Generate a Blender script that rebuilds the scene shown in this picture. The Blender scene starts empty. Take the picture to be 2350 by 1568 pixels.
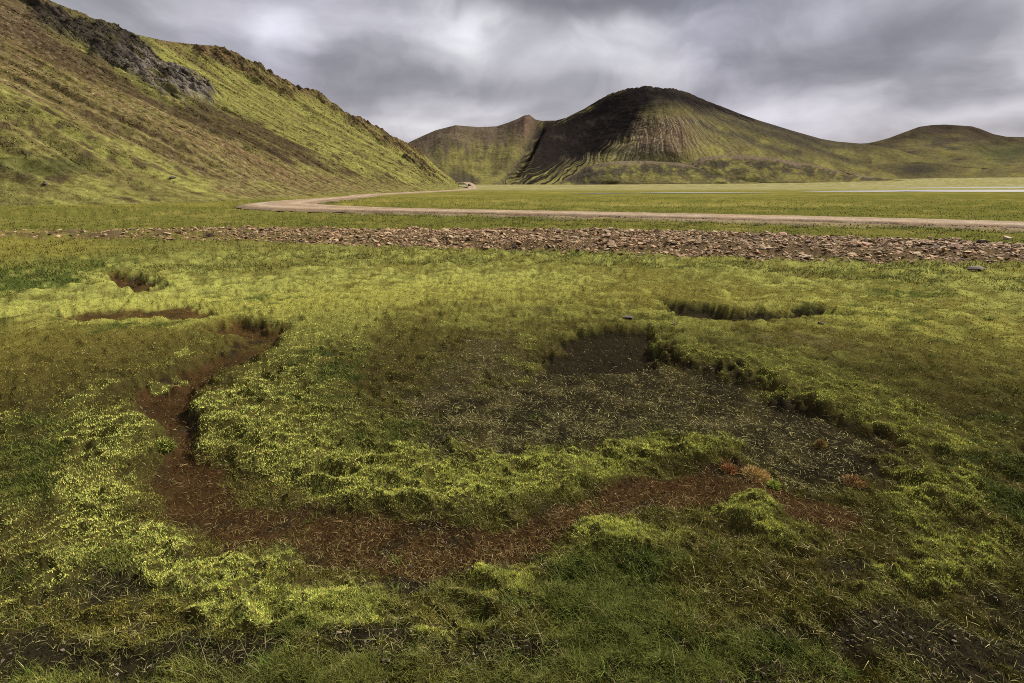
import bpy, math, random
import numpy as np
from math import radians, sin, cos, tan, atan2

# ------------------------------------------------------------------ camera, sky, sun, exposure
scene = bpy.context.scene
COL = scene.collection
CAM_H = 1.6
F = 1175.0                                   # focal length in the 2350-unit wide frame (18 mm on 36 mm)
TP = (784.0 - 421.0) / F
PITCH = math.atan(TP)
cam_data = bpy.data.cameras.new("camera")
cam_data.lens = 18.0; cam_data.sensor_width = 36.0
cam_data.clip_start = 0.05; cam_data.clip_end = 20000
cam = bpy.data.objects.new("camera", cam_data)
cam.location = (0, 0, CAM_H); cam.rotation_euler = (math.pi/2 - PITCH, 0, 0)
COL.objects.link(cam); scene.camera = cam
scene.view_settings.view_transform = 'Standard'
scene.view_settings.look = 'None'
scene.view_settings.exposure = 0.65
scene.view_settings.gamma = 1.0
scene.view_settings.use_curve_mapping = False
scene.render.engine = 'CYCLES'
scene.cycles.use_denoising = False
scene.cycles.filter_width = 1.0
scene.cycles.max_bounces = 4

SUN_EL, SUN_AZ = radians(42), radians(58)    # azimuth clockwise from +Y (view direction)
SUN_STRENGTH = 4.9
sd = bpy.data.lights.new("sun", 'SUN'); sd.energy = SUN_STRENGTH; sd.angle = radians(9); sd.color = (1.0, 0.93, 0.80)
sun = bpy.data.objects.new("sun", sd)
sun.rotation_euler = (math.pi/2 - SUN_EL, 0, -SUN_AZ + math.pi)
sun.location = (30, 20, 40)
COL.objects.link(sun)

def ray(px, py):
    a = (px - 1175.0) / F; b = (784.0 - py) / F
    c, s = cos(PITCH), sin(PITCH)
    return (a, c + b * s, -s + b * c)
def ground_pt(px, py, z=0.0):
    d = ray(px, py); t = (z - CAM_H) / d[2]
    return (d[0] * t, d[1] * t)
def at_depth(px, py, y):
    d = ray(px, py); t = y / d[1]
    return (d[0] * t, y, CAM_H + d[2] * t)
def azel(px, py):
    d = ray(px, py)
    return atan2(d[0], d[1]), atan2(d[2], math.hypot(d[0], d[1]))
def project(x, y, z):
    c, s = cos(PITCH), sin(PITCH)
    dz = z - CAM_H
    dep = np.maximum(y * c - dz * s, 1e-3)
    return 1175 + F * x / dep, 784 - F * (y * s + dz * c) / dep

# sky: a physical sky behind a nearly closed deck of soft cloud
world = bpy.data.worlds.new("World"); scene.world = world
world.use_nodes = True
nt = world.node_tree; N = nt.nodes; L = nt.links
for n in list(N): N.remove(n)
def val(v): return v
def M(op, a, b=None, c=None, tree=None, clamp=False):
    t = tree or nt
    n = t.nodes.new('ShaderNodeMath'); n.operation = op; n.use_clamp = clamp
    for i, q in enumerate((a, b, c)):
        if q is None: continue
        if isinstance(q, (int, float)): n.inputs[i].default_value = q
        else: t.links.new(q, n.inputs[i])
    return n.outputs[0]
tc = N.new('ShaderNodeTexCoord')
sep = N.new('ShaderNodeSeparateXYZ'); L.new(tc.outputs['Generated'], sep.inputs[0])
X_, Y_, Z_ = sep.outputs
def nz(vec, scale, detail, rough, dist=0.0, dims='3D'):
    n = N.new('ShaderNodeTexNoise'); n.inputs['Scale'].default_value = scale
    n.inputs['Detail'].default_value = detail; n.inputs['Roughness'].default_value = rough
    n.inputs['Distortion'].default_value = dist
    L.new(vec, n.inputs['Vector']); return n
def comb(x, y, z):
    n = N.new('ShaderNodeCombineXYZ')
    for i, q in enumerate((x, y, z)):
        if isinstance(q, (int, float)): n.inputs[i].default_value = q
        else: L.new(q, n.inputs[i])
    return n.outputs[0]
az0 = M('ARCTAN2', X_, Y_); el0 = M('ARCSINE', Z_)
wv = nz(tc.outputs['Generated'], 3.5, 4, 0.55)
wsep = N.new('ShaderNodeSeparateColor'); L.new(wv.outputs['Color'], wsep.inputs[0])
az = M('ADD', az0, M('MULTIPLY', M('SUBTRACT', wsep.outputs[0], 0.5), 0.30))
el = M('ADD', el0, M('MULTIPLY', M('SUBTRACT', wsep.outputs[1], 0.5), 0.10))
# deck projected on a plane: streaks flatten towards the horizon
inv = M('DIVIDE', 1.0, M('ADD', M('MAXIMUM', Z_, 0.0), 0.16))
plane = comb(M('MULTIPLY', X_, M('MULTIPLY', inv, 0.75)), M('MULTIPLY', Y_, inv), 3.7)
n1 = nz(plane, 1.1, 6, 0.52, 0.6).outputs['Fac']
n2 = nz(comb(M('MULTIPLY', az, 2.6), M('MULTIPLY', el, 4.6), 1.3), 1.7, 7, 0.52, 0.5).outputs['Fac']
base = M("ADD", 0.49, M('ADD', M('MULTIPLY', M('SUBTRACT', n1, 0.5), 0.42), M('MULTIPLY', M('SUBTRACT', n2, 0.5), 1.1)))
BLOBS = [  # px, py, radius x, radius y, amount
    (1060, 90, 75, 85, .32), (640, 110, 60, 60, .22), (900, 60, 200, 45, .16), (620, 30, 120, 40, .08),
    (800, 130, 150, 34, -.15), (1390, 15, 190, 32, -.42), (1150, 15, 120, 22, -.22), (990, 200, 170, 34, -.22),
    (1330, 195, 150, 22, -.12), (1550, 120, 180, 60, .14), (1280, 100, 160, 60, .14),
    (330, 40, 160, 60, -.05), (1950, 160, 240, 45, -.20), (1750, 60, 160, 60, -.02), (2200, 70, 220, 60, -.16),
    (1900, 245, 170, 18, .16), (2300, 250, 120, 16, .10), (2250, 215, 160, 16, -.18), (900, 290, 110, 22, .06),
    (1120, 245, 120, 16, .14), (2330, 285, 80, 12, -.16), (1980, 300, 120, 10, .02), (2000, 20, 160, 30, .06), (700, 5, 260, 22, -.12), (1600, 8, 240, 26, -.14), (2250, 20, 200, 30, -.10), (480, 90, 60, 50, .06), (1180, 170, 110, 30, .08)]
acc = base
for (px, py, rx, ry, amp) in BLOBS:
    a0, e0 = azel(px, py)
    sa = rx / F * cos(a0) ** 2; se = ry / F
    da = M('DIVIDE', M('SUBTRACT', az, a0), sa); de = M('DIVIDE', M('SUBTRACT', el, e0), se)
    g = M('EXPONENT', M('MULTIPLY', M('ADD', M('MULTIPLY', da, da), M('MULTIPLY', de, de)), -1.0))
    acc = M('ADD', acc, M('MULTIPLY', g, amp))
ramp = N.new('ShaderNodeValToRGB'); L.new(acc, ramp.inputs[0])
ramp.color_ramp.interpolation = 'B_SPLINE'
els = ramp.color_ramp.elements
els[0].position = 0.0; els[0].color = (.115, .113, .128, 1)
els[1].position = 1.0; els[1].color = (.66, .66, .70, 1)
for p, c in ((.28, (.19, .188, .208, 1)), (.5, (.315, .308, .335, 1)), (.75, (.47, .465, .49, 1))):
    e = els.new(p); e.color = c
# violet in places, a little warm close to the horizon, brighter overhead and towards the veiled sun
vio = nz(tc.outputs['Generated'], 2.3, 2, 0.5).outputs['Fac']
def mixc(f, a, b, tree=None, blend='MIX'):
    t = tree or nt
    n = t.nodes.new('ShaderNodeMix'); n.data_type = 'RGBA'; n.blend_type = blend
    if isinstance(f, (int, float)): n.inputs[0].default_value = f
    else: t.links.new(f, n.inputs[0])
    for i, q in ((6, a), (7, b)):
        if isinstance(q, tuple): n.inputs[i].default_value = q
        else: t.links.new(q, n.inputs[i])
    return n.outputs[2]
viof = M('MULTIPLY', M('SUBTRACT', vio, 0.45, clamp=True), 2.0, clamp=True)
c1 = mixc(viof, ramp.outputs[0], (.90, .88, 1.10, 1), blend='MULTIPLY')
hor = M('SUBTRACT', 1.0, M('MULTIPLY', M('ABSOLUTE', el0), 4.5), clamp=True)
c2 = mixc(M('MULTIPLY', hor, .8), c1, (1.04, .97, .97, 1), blend='MULTIPLY')
sdir = (sin(SUN_AZ) * cos(SUN_EL), cos(SUN_AZ) * cos(SUN_EL), sin(SUN_EL))
dots = M('ADD', M('ADD', M('MULTIPLY', X_, sdir[0]), M('MULTIPLY', Y_, sdir[1])), M('MULTIPLY', Z_, sdir[2]))
veil = M('MULTIPLY', M('POWER', M('MAXIMUM', M('SUBTRACT', dots, 0.3), 0.0), 2.0), 1.0)
zen = M('MULTIPLY', M('MAXIMUM', M('SUBTRACT', Z_, 0.40), 0.0), 1.2)
strength = M('ADD', 1.0, M('MULTIPLY', M('ADD', veil, zen), M('MULTIPLY', M('MAXIMUM', M('SUBTRACT', Z_, 0.36), 0.0), 3.0, clamp=True)))
skyt = N.new('ShaderNodeTexSky'); skyt.sky_type = 'NISHITA'; skyt.sun_disc = False
skyt.sun_elevation = SUN_EL; skyt.sun_rotation = SUN_AZ
bg1 = N.new('ShaderNodeBackground'); L.new(skyt.outputs[0], bg1.inputs[0]); bg1.inputs[1].default_value = 0.08
bg2 = N.new('ShaderNodeBackground'); L.new(c2, bg2.inputs[0]); L.new(strength, bg2.inputs[1])
mx = N.new('ShaderNodeMixShader'); mx.inputs[0].default_value = 0.95
L.new(bg1.outputs[0], mx.inputs[1]); L.new(bg2.outputs[0], mx.inputs[2])
wo = N.new('ShaderNodeOutputWorld'); L.new(mx.outputs[0], wo.inputs[0])

# ------------------------------------------------------------------ helpers
rng = np.random.default_rng(7)
random.seed(7)
_perm = np.random.default_rng(11).permutation(4096).astype(np.int64)
_ga = np.random.default_rng(12).random(4096) * 2 * np.pi
_gx, _gy = np.cos(_ga), np.sin(_ga)
def perlin(x, y, seed=0):
    x = np.asarray(x, float) + seed * 17.13; y = np.asarray(y, float) + seed * 9.71
    xi = np.floor(x).astype(np.int64); yi = np.floor(y).astype(np.int64)
    xf = x - xi; yf = y - yi
    u = xf * xf * xf * (xf * (xf * 6 - 15) + 10); v = yf * yf * yf * (yf * (yf * 6 - 15) + 10)
    def g(ix, iy, dx, dy):
        h = _perm[(_perm[ix & 4095] + iy) & 4095]
        return _gx[h] * dx + _gy[h] * dy
    a = g(xi, yi, xf, yf); b = g(xi + 1, yi, xf - 1, yf)
    c = g(xi, yi + 1, xf, yf - 1); d = g(xi + 1, yi + 1, xf - 1, yf - 1)
    return ((a * (1 - u) + b * u) * (1 - v) + (c * (1 - u) + d * u) * v) * 1.5
def fbm(x, y, seed=0, oct=4, gain=.5):
    s = 0; a = 1; t = 0; f = 1.0
    for i in range(oct):
        s = s + a * perlin(x * f, y * f, seed + i * 3); t += a; a *= gain; f *= 2.03
    return s / t
def ridged(x, y, seed=0, oct=4, gain=.5):
    s = 0; a = 1; t = 0; f = 1.0
    for i in range(oct):
        s = s + a * (1 - np.abs(perlin(x * f, y * f, seed + i * 3)) * 1.6); t += a; a *= gain; f *= 2.1
    return s / t
def sstep(a, b, x):
    t = np.clip((x - a) / (b - a), 0, 1); return t * t * (3 - 2 * t)
def sdf_poly(px, py, poly):
    """signed distance, negative inside"""
    P = np.array(poly, float); n = len(P)
    d = np.full(px.shape, 1e9); inside = np.zeros(px.shape, bool)
    for i in range(n):
        x0, y0 = P[i]; x1, y1 = P[(i + 1) % n]
        ex, ey = x1 - x0, y1 - y0
        wx, wy = px - x0, py - y0
        t = np.clip((wx * ex + wy * ey) / (ex * ex + ey * ey + 1e-12), 0, 1)
        d = np.minimum(d, (wx - ex * t) ** 2 + (wy - ey * t) ** 2)
        c = ((y0 <= py) & (y1 > py)) | ((y1 <= py) & (y0 > py))
        if abs(ey) > 1e-12:
            inside ^= c & (px < x0 + (py - y0) / ey * ex)
    d = np.sqrt(d)
    return np.where(inside, -d, d)

def mesh_obj(name, verts, faces, mat, parent=None, colors=None, smooth=True, nper=4):
    """verts (n,3), faces (m,nper) int array; colors (n,3) per-vertex"""
    me = bpy.data.meshes.new(name)
    verts = np.ascontiguousarray(verts, np.float32); faces = np.ascontiguousarray(faces, np.int32)
    me.vertices.add(len(verts)); me.vertices.foreach_set('co', verts.ravel())
    m, k = faces.shape
    me.loops.add(m * k); me.loops.foreach_set('vertex_index', faces.ravel())
    me.polygons.add(m); me.polygons.foreach_set('loop_start', np.arange(0, m * k, k, dtype=np.int32))
    try: me.polygons.foreach_set('loop_total', np.full(m, k, np.int32))
    except Exception: pass
    me.polygons.foreach_set('use_smooth', np.full(m, smooth, bool))
    me.update(calc_edges=True)
    if colors is not None:
        at = me.color_attributes.new('tint', 'FLOAT_COLOR', 'POINT')
        c = np.ones((len(verts), 4), np.float32); c[:, :3] = colors
        at.data.foreach_set('color', c.ravel())
    me.materials.append(mat)
    o = bpy.data.objects.new(name, me); COL.objects.link(o)
    if parent: o.parent = parent
    return o
def grid_faces(nr, nc, wrap=False):
    i = np.arange(nr - 1)[:, None]; j = np.arange(nc if wrap else nc - 1)[None, :]
    a = i * nc + j; b = i * nc + (j + 1) % nc
    return np.stack([a, b, b + nc, a + nc], -1).reshape(-1, 4)
def tag(o, label=None, cat=None, group=None, kind=None):
    if label: o['label'] = label
    if cat: o['category'] = cat
    if group: o['group'] = group
    if kind: o['kind'] = kind
    return o

def new_mat(name):
    m = bpy.data.materials.new(name); m.use_nodes = True
    t = m.node_tree; b = t.nodes['Principled BSDF']
    b.inputs['Roughness'].default_value = .95
    b.inputs['Specular IOR Level'].default_value = .12
    return m, t, b
def tint_mat(name, grain=(), bump=(), spec=.12, rough=.95):
    """colour from the 'tint' attribute times noise; grain/bump: lists of (scale, detail, amount)"""
    m, t, b = new_mat(name)
    b.inputs['Roughness'].default_value = rough; b.inputs['Specular IOR Level'].default_value = spec
    a = t.nodes.new('ShaderNodeAttribute'); a.attribute_name = 'tint'
    col = a.outputs['Color']
    tcn = t.nodes.new('ShaderNodeTexCoord')
    for sc, det, amt in grain:
        n = t.nodes.new('ShaderNodeTexNoise'); n.inputs['Scale'].default_value = sc; n.inputs['Detail'].default_value = det
        n.inputs['Roughness'].default_value = .65
        t.links.new(tcn.outputs['Object'], n.inputs['Vector'])
        f = M('MULTIPLY_ADD', M('SUBTRACT', n.outputs['Fac'], .5, tree=t), amt * 4, 1.0, tree=t)
        f = M('MAXIMUM', f, .12, tree=t)
        cc = t.nodes.new('ShaderNodeCombineColor')
        for i in range(3): t.links.new(f, cc.inputs[i])
        col = mixc(1.0, col, cc.outputs[0], tree=t, blend='MULTIPLY')
    t.links.new(col, b.inputs['Base Color'])
    last = None
    for sc, det, dist in bump:
        n = t.nodes.new('ShaderNodeTexNoise'); n.inputs['Scale'].default_value = sc; n.inputs['Detail'].default_value = det
        n.inputs['Roughness'].default_value = .6
        t.links.new(tcn.outputs['Object'], n.inputs['Vector'])
        bp = t.nodes.new('ShaderNodeBump'); bp.inputs['Strength'].default_value = 1.0; bp.inputs['Distance'].default_value = dist
        t.links.new(n.outputs['Fac'], bp.inputs['Height'])
        if last is not None: t.links.new(last, bp.inputs['Normal'])
        last = bp.outputs[0]
    if last is not None: t.links.new(last, b.inputs['Normal'])
    return m
MAT_GROUND = tint_mat("meadow ground", grain=((9, 5, .30), (70, 4, .35)), bump=((45, 4, .012), (7, 4, .03)), spec=0.0)
MAT_MOSS = tint_mat("moss", spec=0.0)
MAT_GRASS = tint_mat("grass", spec=.05, rough=.7)
MAT_STONE = tint_mat("stone", grain=((14, 5, .25),), bump=((30, 4, .01),), spec=.25, rough=.85)
MAT_ROAD = tint_mat("gravel road", grain=((1.1, 5, .3), (9, 5, .4)), bump=((25, 4, .03),))
MAT_HILL = tint_mat("mossy hillside", spec=0.0, grain=((.35, 5, .2), (1.8, 6, .6)), bump=((1.4, 6, .3),))
MAT_MTN = tint_mat("mountain", spec=0.0, grain=((.03, 5, .14), (.45, 6, .5)), bump=((.25, 5, .9),))
MAT_CRAG = tint_mat("lava crag", grain=((1.0, 5, .35),), bump=((1.2, 5, .4),))

# ------------------------------------------------------------------ the meadow: a table over polar coordinates
# angle columns: dense in front, coarse behind
HF = radians(78); NF = 1500
phi_f = np.concatenate([np.linspace(-HF, -radians(57), 131)[:-1], np.linspace(-radians(57), radians(57), 1240), np.linspace(radians(57), HF, 131)[1:]])
phi_b = np.linspace(HF, 2 * np.pi - HF, 130)[1:-1]
PHI = np.concatenate([phi_f, phi_b])
w = np.linspace(1 / .85, 1 / 60., 760)
R = 1 / w
far = [60.]
while far[-1] < 3500: far.append(far[-1] * 1.022)
R = np.concatenate([[.02, .15, .3, .45, .6, .7, .78], R, far[1:]])
NR, NC = len(R), len(PHI)
RR, PP = np.meshgrid(R, PHI, indexing='ij')
GX, GY = RR * np.sin(PP), RR * np.cos(PP)

def W(pts): return [ground_pt(*p) for p in pts]
BED = W([(520,735),(570,740),(610,745),(638,760),(625,785),(560,820),(500,850),(440,885),(415,920),(408,960),(430,1010),(490,1060),(560,1110),(640,1140),(760,1150),(900,1165),(1000,1200),(1080,1215),(1180,1190),(1260,1150),(1350,1120),(1480,1090),(1600,1070),(1700,1060),(1800,1100),(1900,1130),(2020,1120),
         (1950,1210),(1850,1190),(1750,1135),(1650,1145),(1500,1155),(1400,1190),(1330,1220),(1260,1265),(1180,1285),(1070,1290),(960,1320),(860,1290),(700,1265),(600,1250),(520,1220),(450,1190),(390,1150),(350,1100),(340,1050),(375,1010),(385,960),(345,930),(315,905),(345,880),(400,858),(470,830),(535,795),(560,772),(515,748)])
BED2 = W([(120,718),(250,706),(400,702),(470,703),(505,722),(440,730),(300,729),(200,738)])
BED3 = W([(230,625),(290,625),(345,640),(375,652),(358,668),(310,672),(290,655),(250,642)])
PIT = W([(1290,770),(1330,752),(1400,750),(1480,750),(1510,790),(1505,830),(1400,838),(1320,840),(1258,838),(1255,820),(1285,795)])
BARE = W([(1260,835),(1400,835),(1520,800),(1640,850),(1740,885),(1850,930),(1950,975),(2060,1030),(2040,1080),(1900,1110),(1750,1070),(1650,1010),(1500,985),(1400,1010),(1250,1035),(1050,1035),(950,985),(880,905),(1000,880),(1120,900)])
PIT2 = W([(1512,682),(1600,690),(1700,703),(1800,703),(1925,705),(1850,720),(1700,732),(1600,722),(1525,708)])

near = R < 60
nn = int(near.sum())
def near_sdf(poly, amp=1.0, seed=0):
    xx, yy = GX[:nn, :NF], GY[:nn, :NF]
    k = amp * np.clip(.018 * RR[:nn, :NF], .02, .12)
    dx = fbm(xx * 2.6, yy * 2.6, 50 + seed, 4) * k * 2.4; dy = fbm(xx * 2.6, yy * 2.6, 70 + seed, 4) * k * 2.4
    dx = dx + perlin(xx * 17, yy * 17, 90 + seed) * k * .5
    d = np.full(GX.shape, 9.0)
    xs = [p[0] for p in poly]; ys = [p[1] for p in poly]
    m = (xx > min(xs) - 1) & (xx < max(xs) + 1) & (yy > min(ys) - 1) & (yy < max(ys) + 1)
    sub = np.full(xx.shape, 9.0)
    sub[m] = sdf_poly((xx + dx)[m], (yy + dy)[m], poly)
    d[:nn, :NF] = sub
    return d
s_bed = near_sdf(BED, 1, 0) - .09 * sstep(3.4, 4.6, RR); s_bed2 = near_sdf(BED2, 1, 1); s_bed3 = near_sdf(BED3, 1, 2)
s_pit = near_sdf(PIT, 1, 3); s_bare = near_sdf(BARE, 2.0, 4); s_pit2 = near_sdf(PIT2, 1, 5)

# road centre line (world), from the right edge round the bend to the foot of the hill
road_c = W([(3400,572),(2800,541),(2350,521.5),(2000,510.5),(1500,498),(1200,491.5),(1000,487.5),(850,484),(750,480.5),(675,477),(640,471.5),(675,465.5),(740,459.5),(820,453)])
road_c += [(-19.8, 72.), (-17.6, 88.), (-15.0, 105.), (-12.6, 122.), (-11.6, 140.), (-12.5, 170.), (-17., 215.), (-24., 260.), (-40., 330.)]
def catmull(pts, n=14):
    P = [np.array(p, float) for p in pts]; P = [2 * P[0] - P[1]] + P + [2 * P[-1] - P[-2]]
    out = []
    for i in range(1, len(P) - 2):
        for k in range(n):
            t = k / n
            out.append(.5 * (2 * P[i] + (P[i+1] - P[i-1]) * t + (2*P[i-1] - 5*P[i] + 4*P[i+1] - P[i+2]) * t*t + (3*P[i] - P[i-1] - 3*P[i+1] + P[i+2]) * t**3))
    out.append(P[-2]); return np.array(out)
road_pts = catmull(road_c)
def dist_line(x, y, pts):
    d = np.full(x.shape, 1e9)
    for i in range(len(pts) - 1):
        x0, y0 = pts[i]; x1, y1 = pts[i + 1]
        ex, ey = x1 - x0, y1 - y0
        t = np.clip(((x - x0) * ex + (y - y0) * ey) / (ex * ex + ey * ey + 1e-12), 0, 1)
        d = np.minimum(d, (x - x0 - ex * t) ** 2 + (y - y0 - ey * t) ** 2)
    return np.sqrt(d)
rc = np.full(GX.shape, 99.)
mm = (RR > 11) & (RR < 450) & (GY > 5)
rc[mm] = dist_line(GX[mm], GY[mm], road_pts[::3])

# the gravel strip: two lines in depth as functions of x
def line_fn(pts):
    q = sorted(W(pts)); xs = np.array([p[0] for p in q]); ys = np.array([p[1] for p in q])
    return lambda x: np.interp(x, xs, ys)
g_far = line_fn([(-700,540),(0,534),(600,526),(1200,527),(1800,541),(2350,562),(3000,590)])
g_near = line_fn([(-700,552),(0,549),(600,555),(1200,571),(1800,592),(2350,606),(3000,630)])
def gravel_mask(x, y):
    n = fbm(x * .9, y * .9, 33, 4) * 1.0
    sf = g_far(x) + n * 1.2 - y; sn = y - (g_near(x) + fbm(x * 1.3, y * 1.3, 35, 4) * .7)
    return np.minimum(sf, sn)
s_grav = gravel_mask(GX, GY)
s_grav[RR > 70] = -9

def relief_far(x, y):
    """gentle rise of the plain towards the right-hand mountains"""
    rise = sstep(190, 620, y) * (2.0 + 7.5 * sstep(-40, 500, x) )
    return rise - .35 * sstep(190, 420, y) * sstep(100, -100, x)
def coarse_h(x, y):
    r = np.hypot(x, y)
    h = fbm(x * .45, y * .45, 3, 3) * .10 * np.exp(-r / 14) + fbm(x * .09, y * .09, 5, 3) * .12 * sstep(3, 12, r) * sstep(160, 60, r)
    return h + relief_far(x, y)
H = coarse_h(GX, GY) - .0
kf = np.exp(-RR / 11.0)
fin = np.exp(-RR / 3.5)
cush = 1 - np.abs(perlin(GX * 5.5, GY * 5.5, 21)) * 2.2
cush2 = 1 - np.abs(perlin(GX * 12, GY * 12, 22)) * 2.2
cush3 = fbm(GX * 30, GY * 30, 23, 3)
hum = 1 - np.abs(perlin(GX * 2.1 + .3 * cush, GY * 2.1, 24)) * 2.0

# ---- cover weights
YM, OM, GR, BR, DK, ST, RU = range(7)
PAL = np.array([(.435, .450, .112), (.160, .138, .029), (.066, .082, .016), (.070, .040, .014), (.030, .025, .012), (.220, .178, .078), (.260, .115, .036)])
SOIL = np.array([(.045, .040, .011), (.032, .026, .009), (.020, .024, .007), (.034, .019, .008), (.015, .012, .007), (.032, .026, .012), (.05, .026, .011)])
PATCH = {
 YM: [(1100,660,300,60,.55),(950,720,160,40,.5),(760,700,200,40,.5),(1750,900,140,26,.8),(650,900,190,110,1),(640,1000,180,50,.8),(850,1080,250,60,1),(1100,1100,250,50,1.3),(1300,1060,200,40,1.2),(1580,1000,150,24,1.3),(1750,830,200,32,1),(1900,890,150,36,1),(2050,945,120,36,1.2),(2200,1010,150,40,1),
      (300,975,100,42,1.4),(400,872,36,12,3.2),(365,898,30,10,2.6),(250,700,250,20,.9),(480,650,230,20,1),(400,735,150,12,.8),(580,1290,150,36,1.6),(620,1400,200,46,1.7),(1370,1225,110,34,2.0),(1150,1310,120,36,1.5),(1000,1470,160,26,.8),(1500,1430,160,30,.7),(200,1120,150,50,.7),(300,1240,120,40,.7),
      (1720,1160,80,24,1.2),(1850,1210,100,24,.8),(2150,1110,120,40,1.5),(2250,1250,110,34,1.3),(2150,1290,160,22,1.0),(1950,1370,150,20,.9),(780,760,140,36,.9),(980,1020,100,30,.9),(1130,640,600,40,.35),(1560,740,60,30,.6),(2100,1300,150,30,.6),(1780,1100,25,12,1),(700,690,200,25,.5),(1650,1010,60,20,1)],
 OM: [(1100,640,700,50,.5),(930,730,150,50,.8),(900,830,60,50,1.1),(1500,650,400,30,.4),(300,800,300,60,.8),(100,870,200,60,.9),(2100,870,300,90,.5),(2000,1250,300,70,.6),(1650,1250,150,50,.8),(1750,1350,300,70,.7),(300,1400,200,60,.7),(1100,1420,150,50,.6),(560,1080,120,40,.7)],
 GR: [(80,610,170,22,1.2),(50,650,140,14,1.3),(120,1010,150,60,1.2),(600,685,90,12,1.4),(700,820,60,26,1.6),(760,870,60,36,1.1),(640,780,40,16,.9),(830,1040,60,30,.8),(560,900,40,20,.6),(1480,1290,110,32,.9),(1250,1370,200,40,.7),(1430,1350,150,40,.55),(700,1440,90,36,1.1),(1900,1490,180,40,1.1),
      (60,1110,160,40,.6),(2280,1140,60,90,1.2),(2180,990,60,20,.8),(1900,830,150,24,.6),(1450,1450,200,60,.8),(200,1270,80,30,.6),(480,765,90,16,1.1),(270,750,110,16,.9),(80,730,100,10,.7),(1220,940,100,16,.4),(950,970,60,16,.7),(2090,670,60,6,1.8),(2180,660,30,6,1.2),(620,640,500,26,.25),(1050,1350,80,30,.7),(1500,1530,400,40,.4),(500,1530,400,40,.5)],
 BR: [(430,1080,90,60,.8),(1130,1250,200,40,.7),(1550,1130,200,30,.7),(860,1300,120,24,1),(560,1180,80,40,.6),(1900,1180,160,40,.9),(2100,1150,100,30,.7),(340,905,50,16,1),(450,1250,80,26,.7),(100,840,140,24,.7)],
 DK: [(420,1260,110,30,1.1),(230,1340,140,40,1.1),(100,1480,180,60,1.1),(900,1335,40,26,2.2),(850,1455,130,30,1.3),(1130,1500,170,34,.9),(1560,1480,100,24,.9),(1800,1430,120,30,1),(1950,1290,120,26,1.3),(2100,1440,180,44,1.1),(2260,1490,160,50,1.2),(540,1500,100,40,1.2),(1700,1550,300,24,.8),(330,1520,150,40,1.0),(2250,1350,80,30,.7),(750,1350,90,20,.5),(2200,960,60,16,1.2),(1960,1060,80,24,.8)],
 ST: [(1100,790,140,36,1.0),(1050,860,160,36,1.0),(1150,715,80,12,.9),(1800,780,170,22,.8),(2010,810,150,26,.6),(1300,1210,200,30,.3)],
 RU: [(1160,735,50,9,1.1),(1690,1065,26,10,2.4),(420,1060,40,40,1.3),(1130,1275,120,14,.6),(170,716,70,6,1.2),(400,930,36,14,.9),(1740,1075,20,8,1.2),(2030,790,30,6,1),(2120,830,20,6,1.1),(300,655,40,8,.6),(1960,1085,24,8,1.4)]}
LG = np.zeros((7,) + GX.shape)
n_a = fbm(GX * .55, GY * .55, 101, 4); n_b = fbm(GX * .6, GY * .6, 111, 4); n_c = fbm(GX * .8, GY * .8, 121, 4)
n_d = fbm(GX * 3.1, GY * 3.1, 131, 4); n_e = fbm(GX * 3.4, GY * 3.4, 141, 4); n_f = fbm(GX * 8, GY * 8, 151, 3)
mid = sstep(3.0, 6.5, RR); n_d = n_d * (1 + .45 * mid); n_e = n_e * (1 + .45 * mid)
LG[YM] = .26 + n_a * .5 + n_d * 1.0 + n_f * .55 + .16 * mid
LG[OM] = .44 - n_a * .4 + n_e * .8 + .2 * mid
LG[GR] = .08 + n_b * 1.1 + n_d * -.7 + n_f * -.4
LG[BR] = -.38 + n_c * .4 + n_e * -.6
LG[DK] = -.26 - n_b * .4 - n_d * 1.1 - n_f * .8 - .15 * mid
LG[ST] = -.30 + n_c * .7 + n_f * .7
LG[RU] = -.75 - n_c * .5 + n_e * 1.0
wx = GX + (n_d * .22 + n_f * .08) * np.clip(RR * .3, .7, 3); wy = GY + (n_e * .22 - n_f * .08) * np.clip(RR * .3, .7, 3)
for k, lst in PATCH.items():
    for (px, py, rx, ry, s) in lst:
        cx, cy = ground_pt(px, py); ax = abs(ground_pt(px + rx, py)[0] - cx)
        ay = abs(ground_pt(px, py - ry)[1] - ground_pt(px, py + ry)[1]) / 2
        LG[k] += s * 1.25 * np.exp(-((wx - cx) / ax) ** 2 - ((wy - cy) / ay) ** 2)
def inside(sd, soft=.03): return sstep(soft, -soft, sd)
i_bed = np.maximum.reduce([inside(s_bed + (n_e * .09 + n_f * .05) * sstep(4.2, 2.8, RR), .04 + .07 * sstep(4.2, 2.8, RR)), inside(s_bed2 + .03, .07) * .8, inside(s_bed3, .05)])
i_pit = inside(s_pit, .05); i_bare = inside(s_bare + n_d * .12 + n_f * .06, .16); i_pit2 = inside(s_pit2, .12)
rim = np.exp(-((s_bed - .10) / .11) ** 2) * (s_bed > 0) + np.exp(-((s_bed2 - .15) / .2) ** 2) * (s_bed2 > 0) + np.exp(-((s_bed3 - .15) / .2) ** 2) * (s_bed3 > 0)
LG[BR] += i_bed * (2.5 + n_e * 1.2) + rim * .1
bface = np.exp(-((s_bare - .03) / .07) ** 2) * sstep(.9, 1.3, GX); LG[BR] += bface * 1.3; LG[DK] += bface * 1.1; LG[YM] += .9 * np.exp(-((s_bare - .30) / .14) ** 2) * sstep(.9, 1.3, GX)
LG[DK] += i_bed * (1.75 - n_e * 1.6 + n_f * 1.0) + i_pit * 3.6 + i_bare * (1.5 + n_f * 1.3) + i_pit2 * 3.3
LG[ST] += i_bare * (1.2 - n_f * 1.4 + n_d * .8) - i_bed * .2 + i_pit * .2
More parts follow.
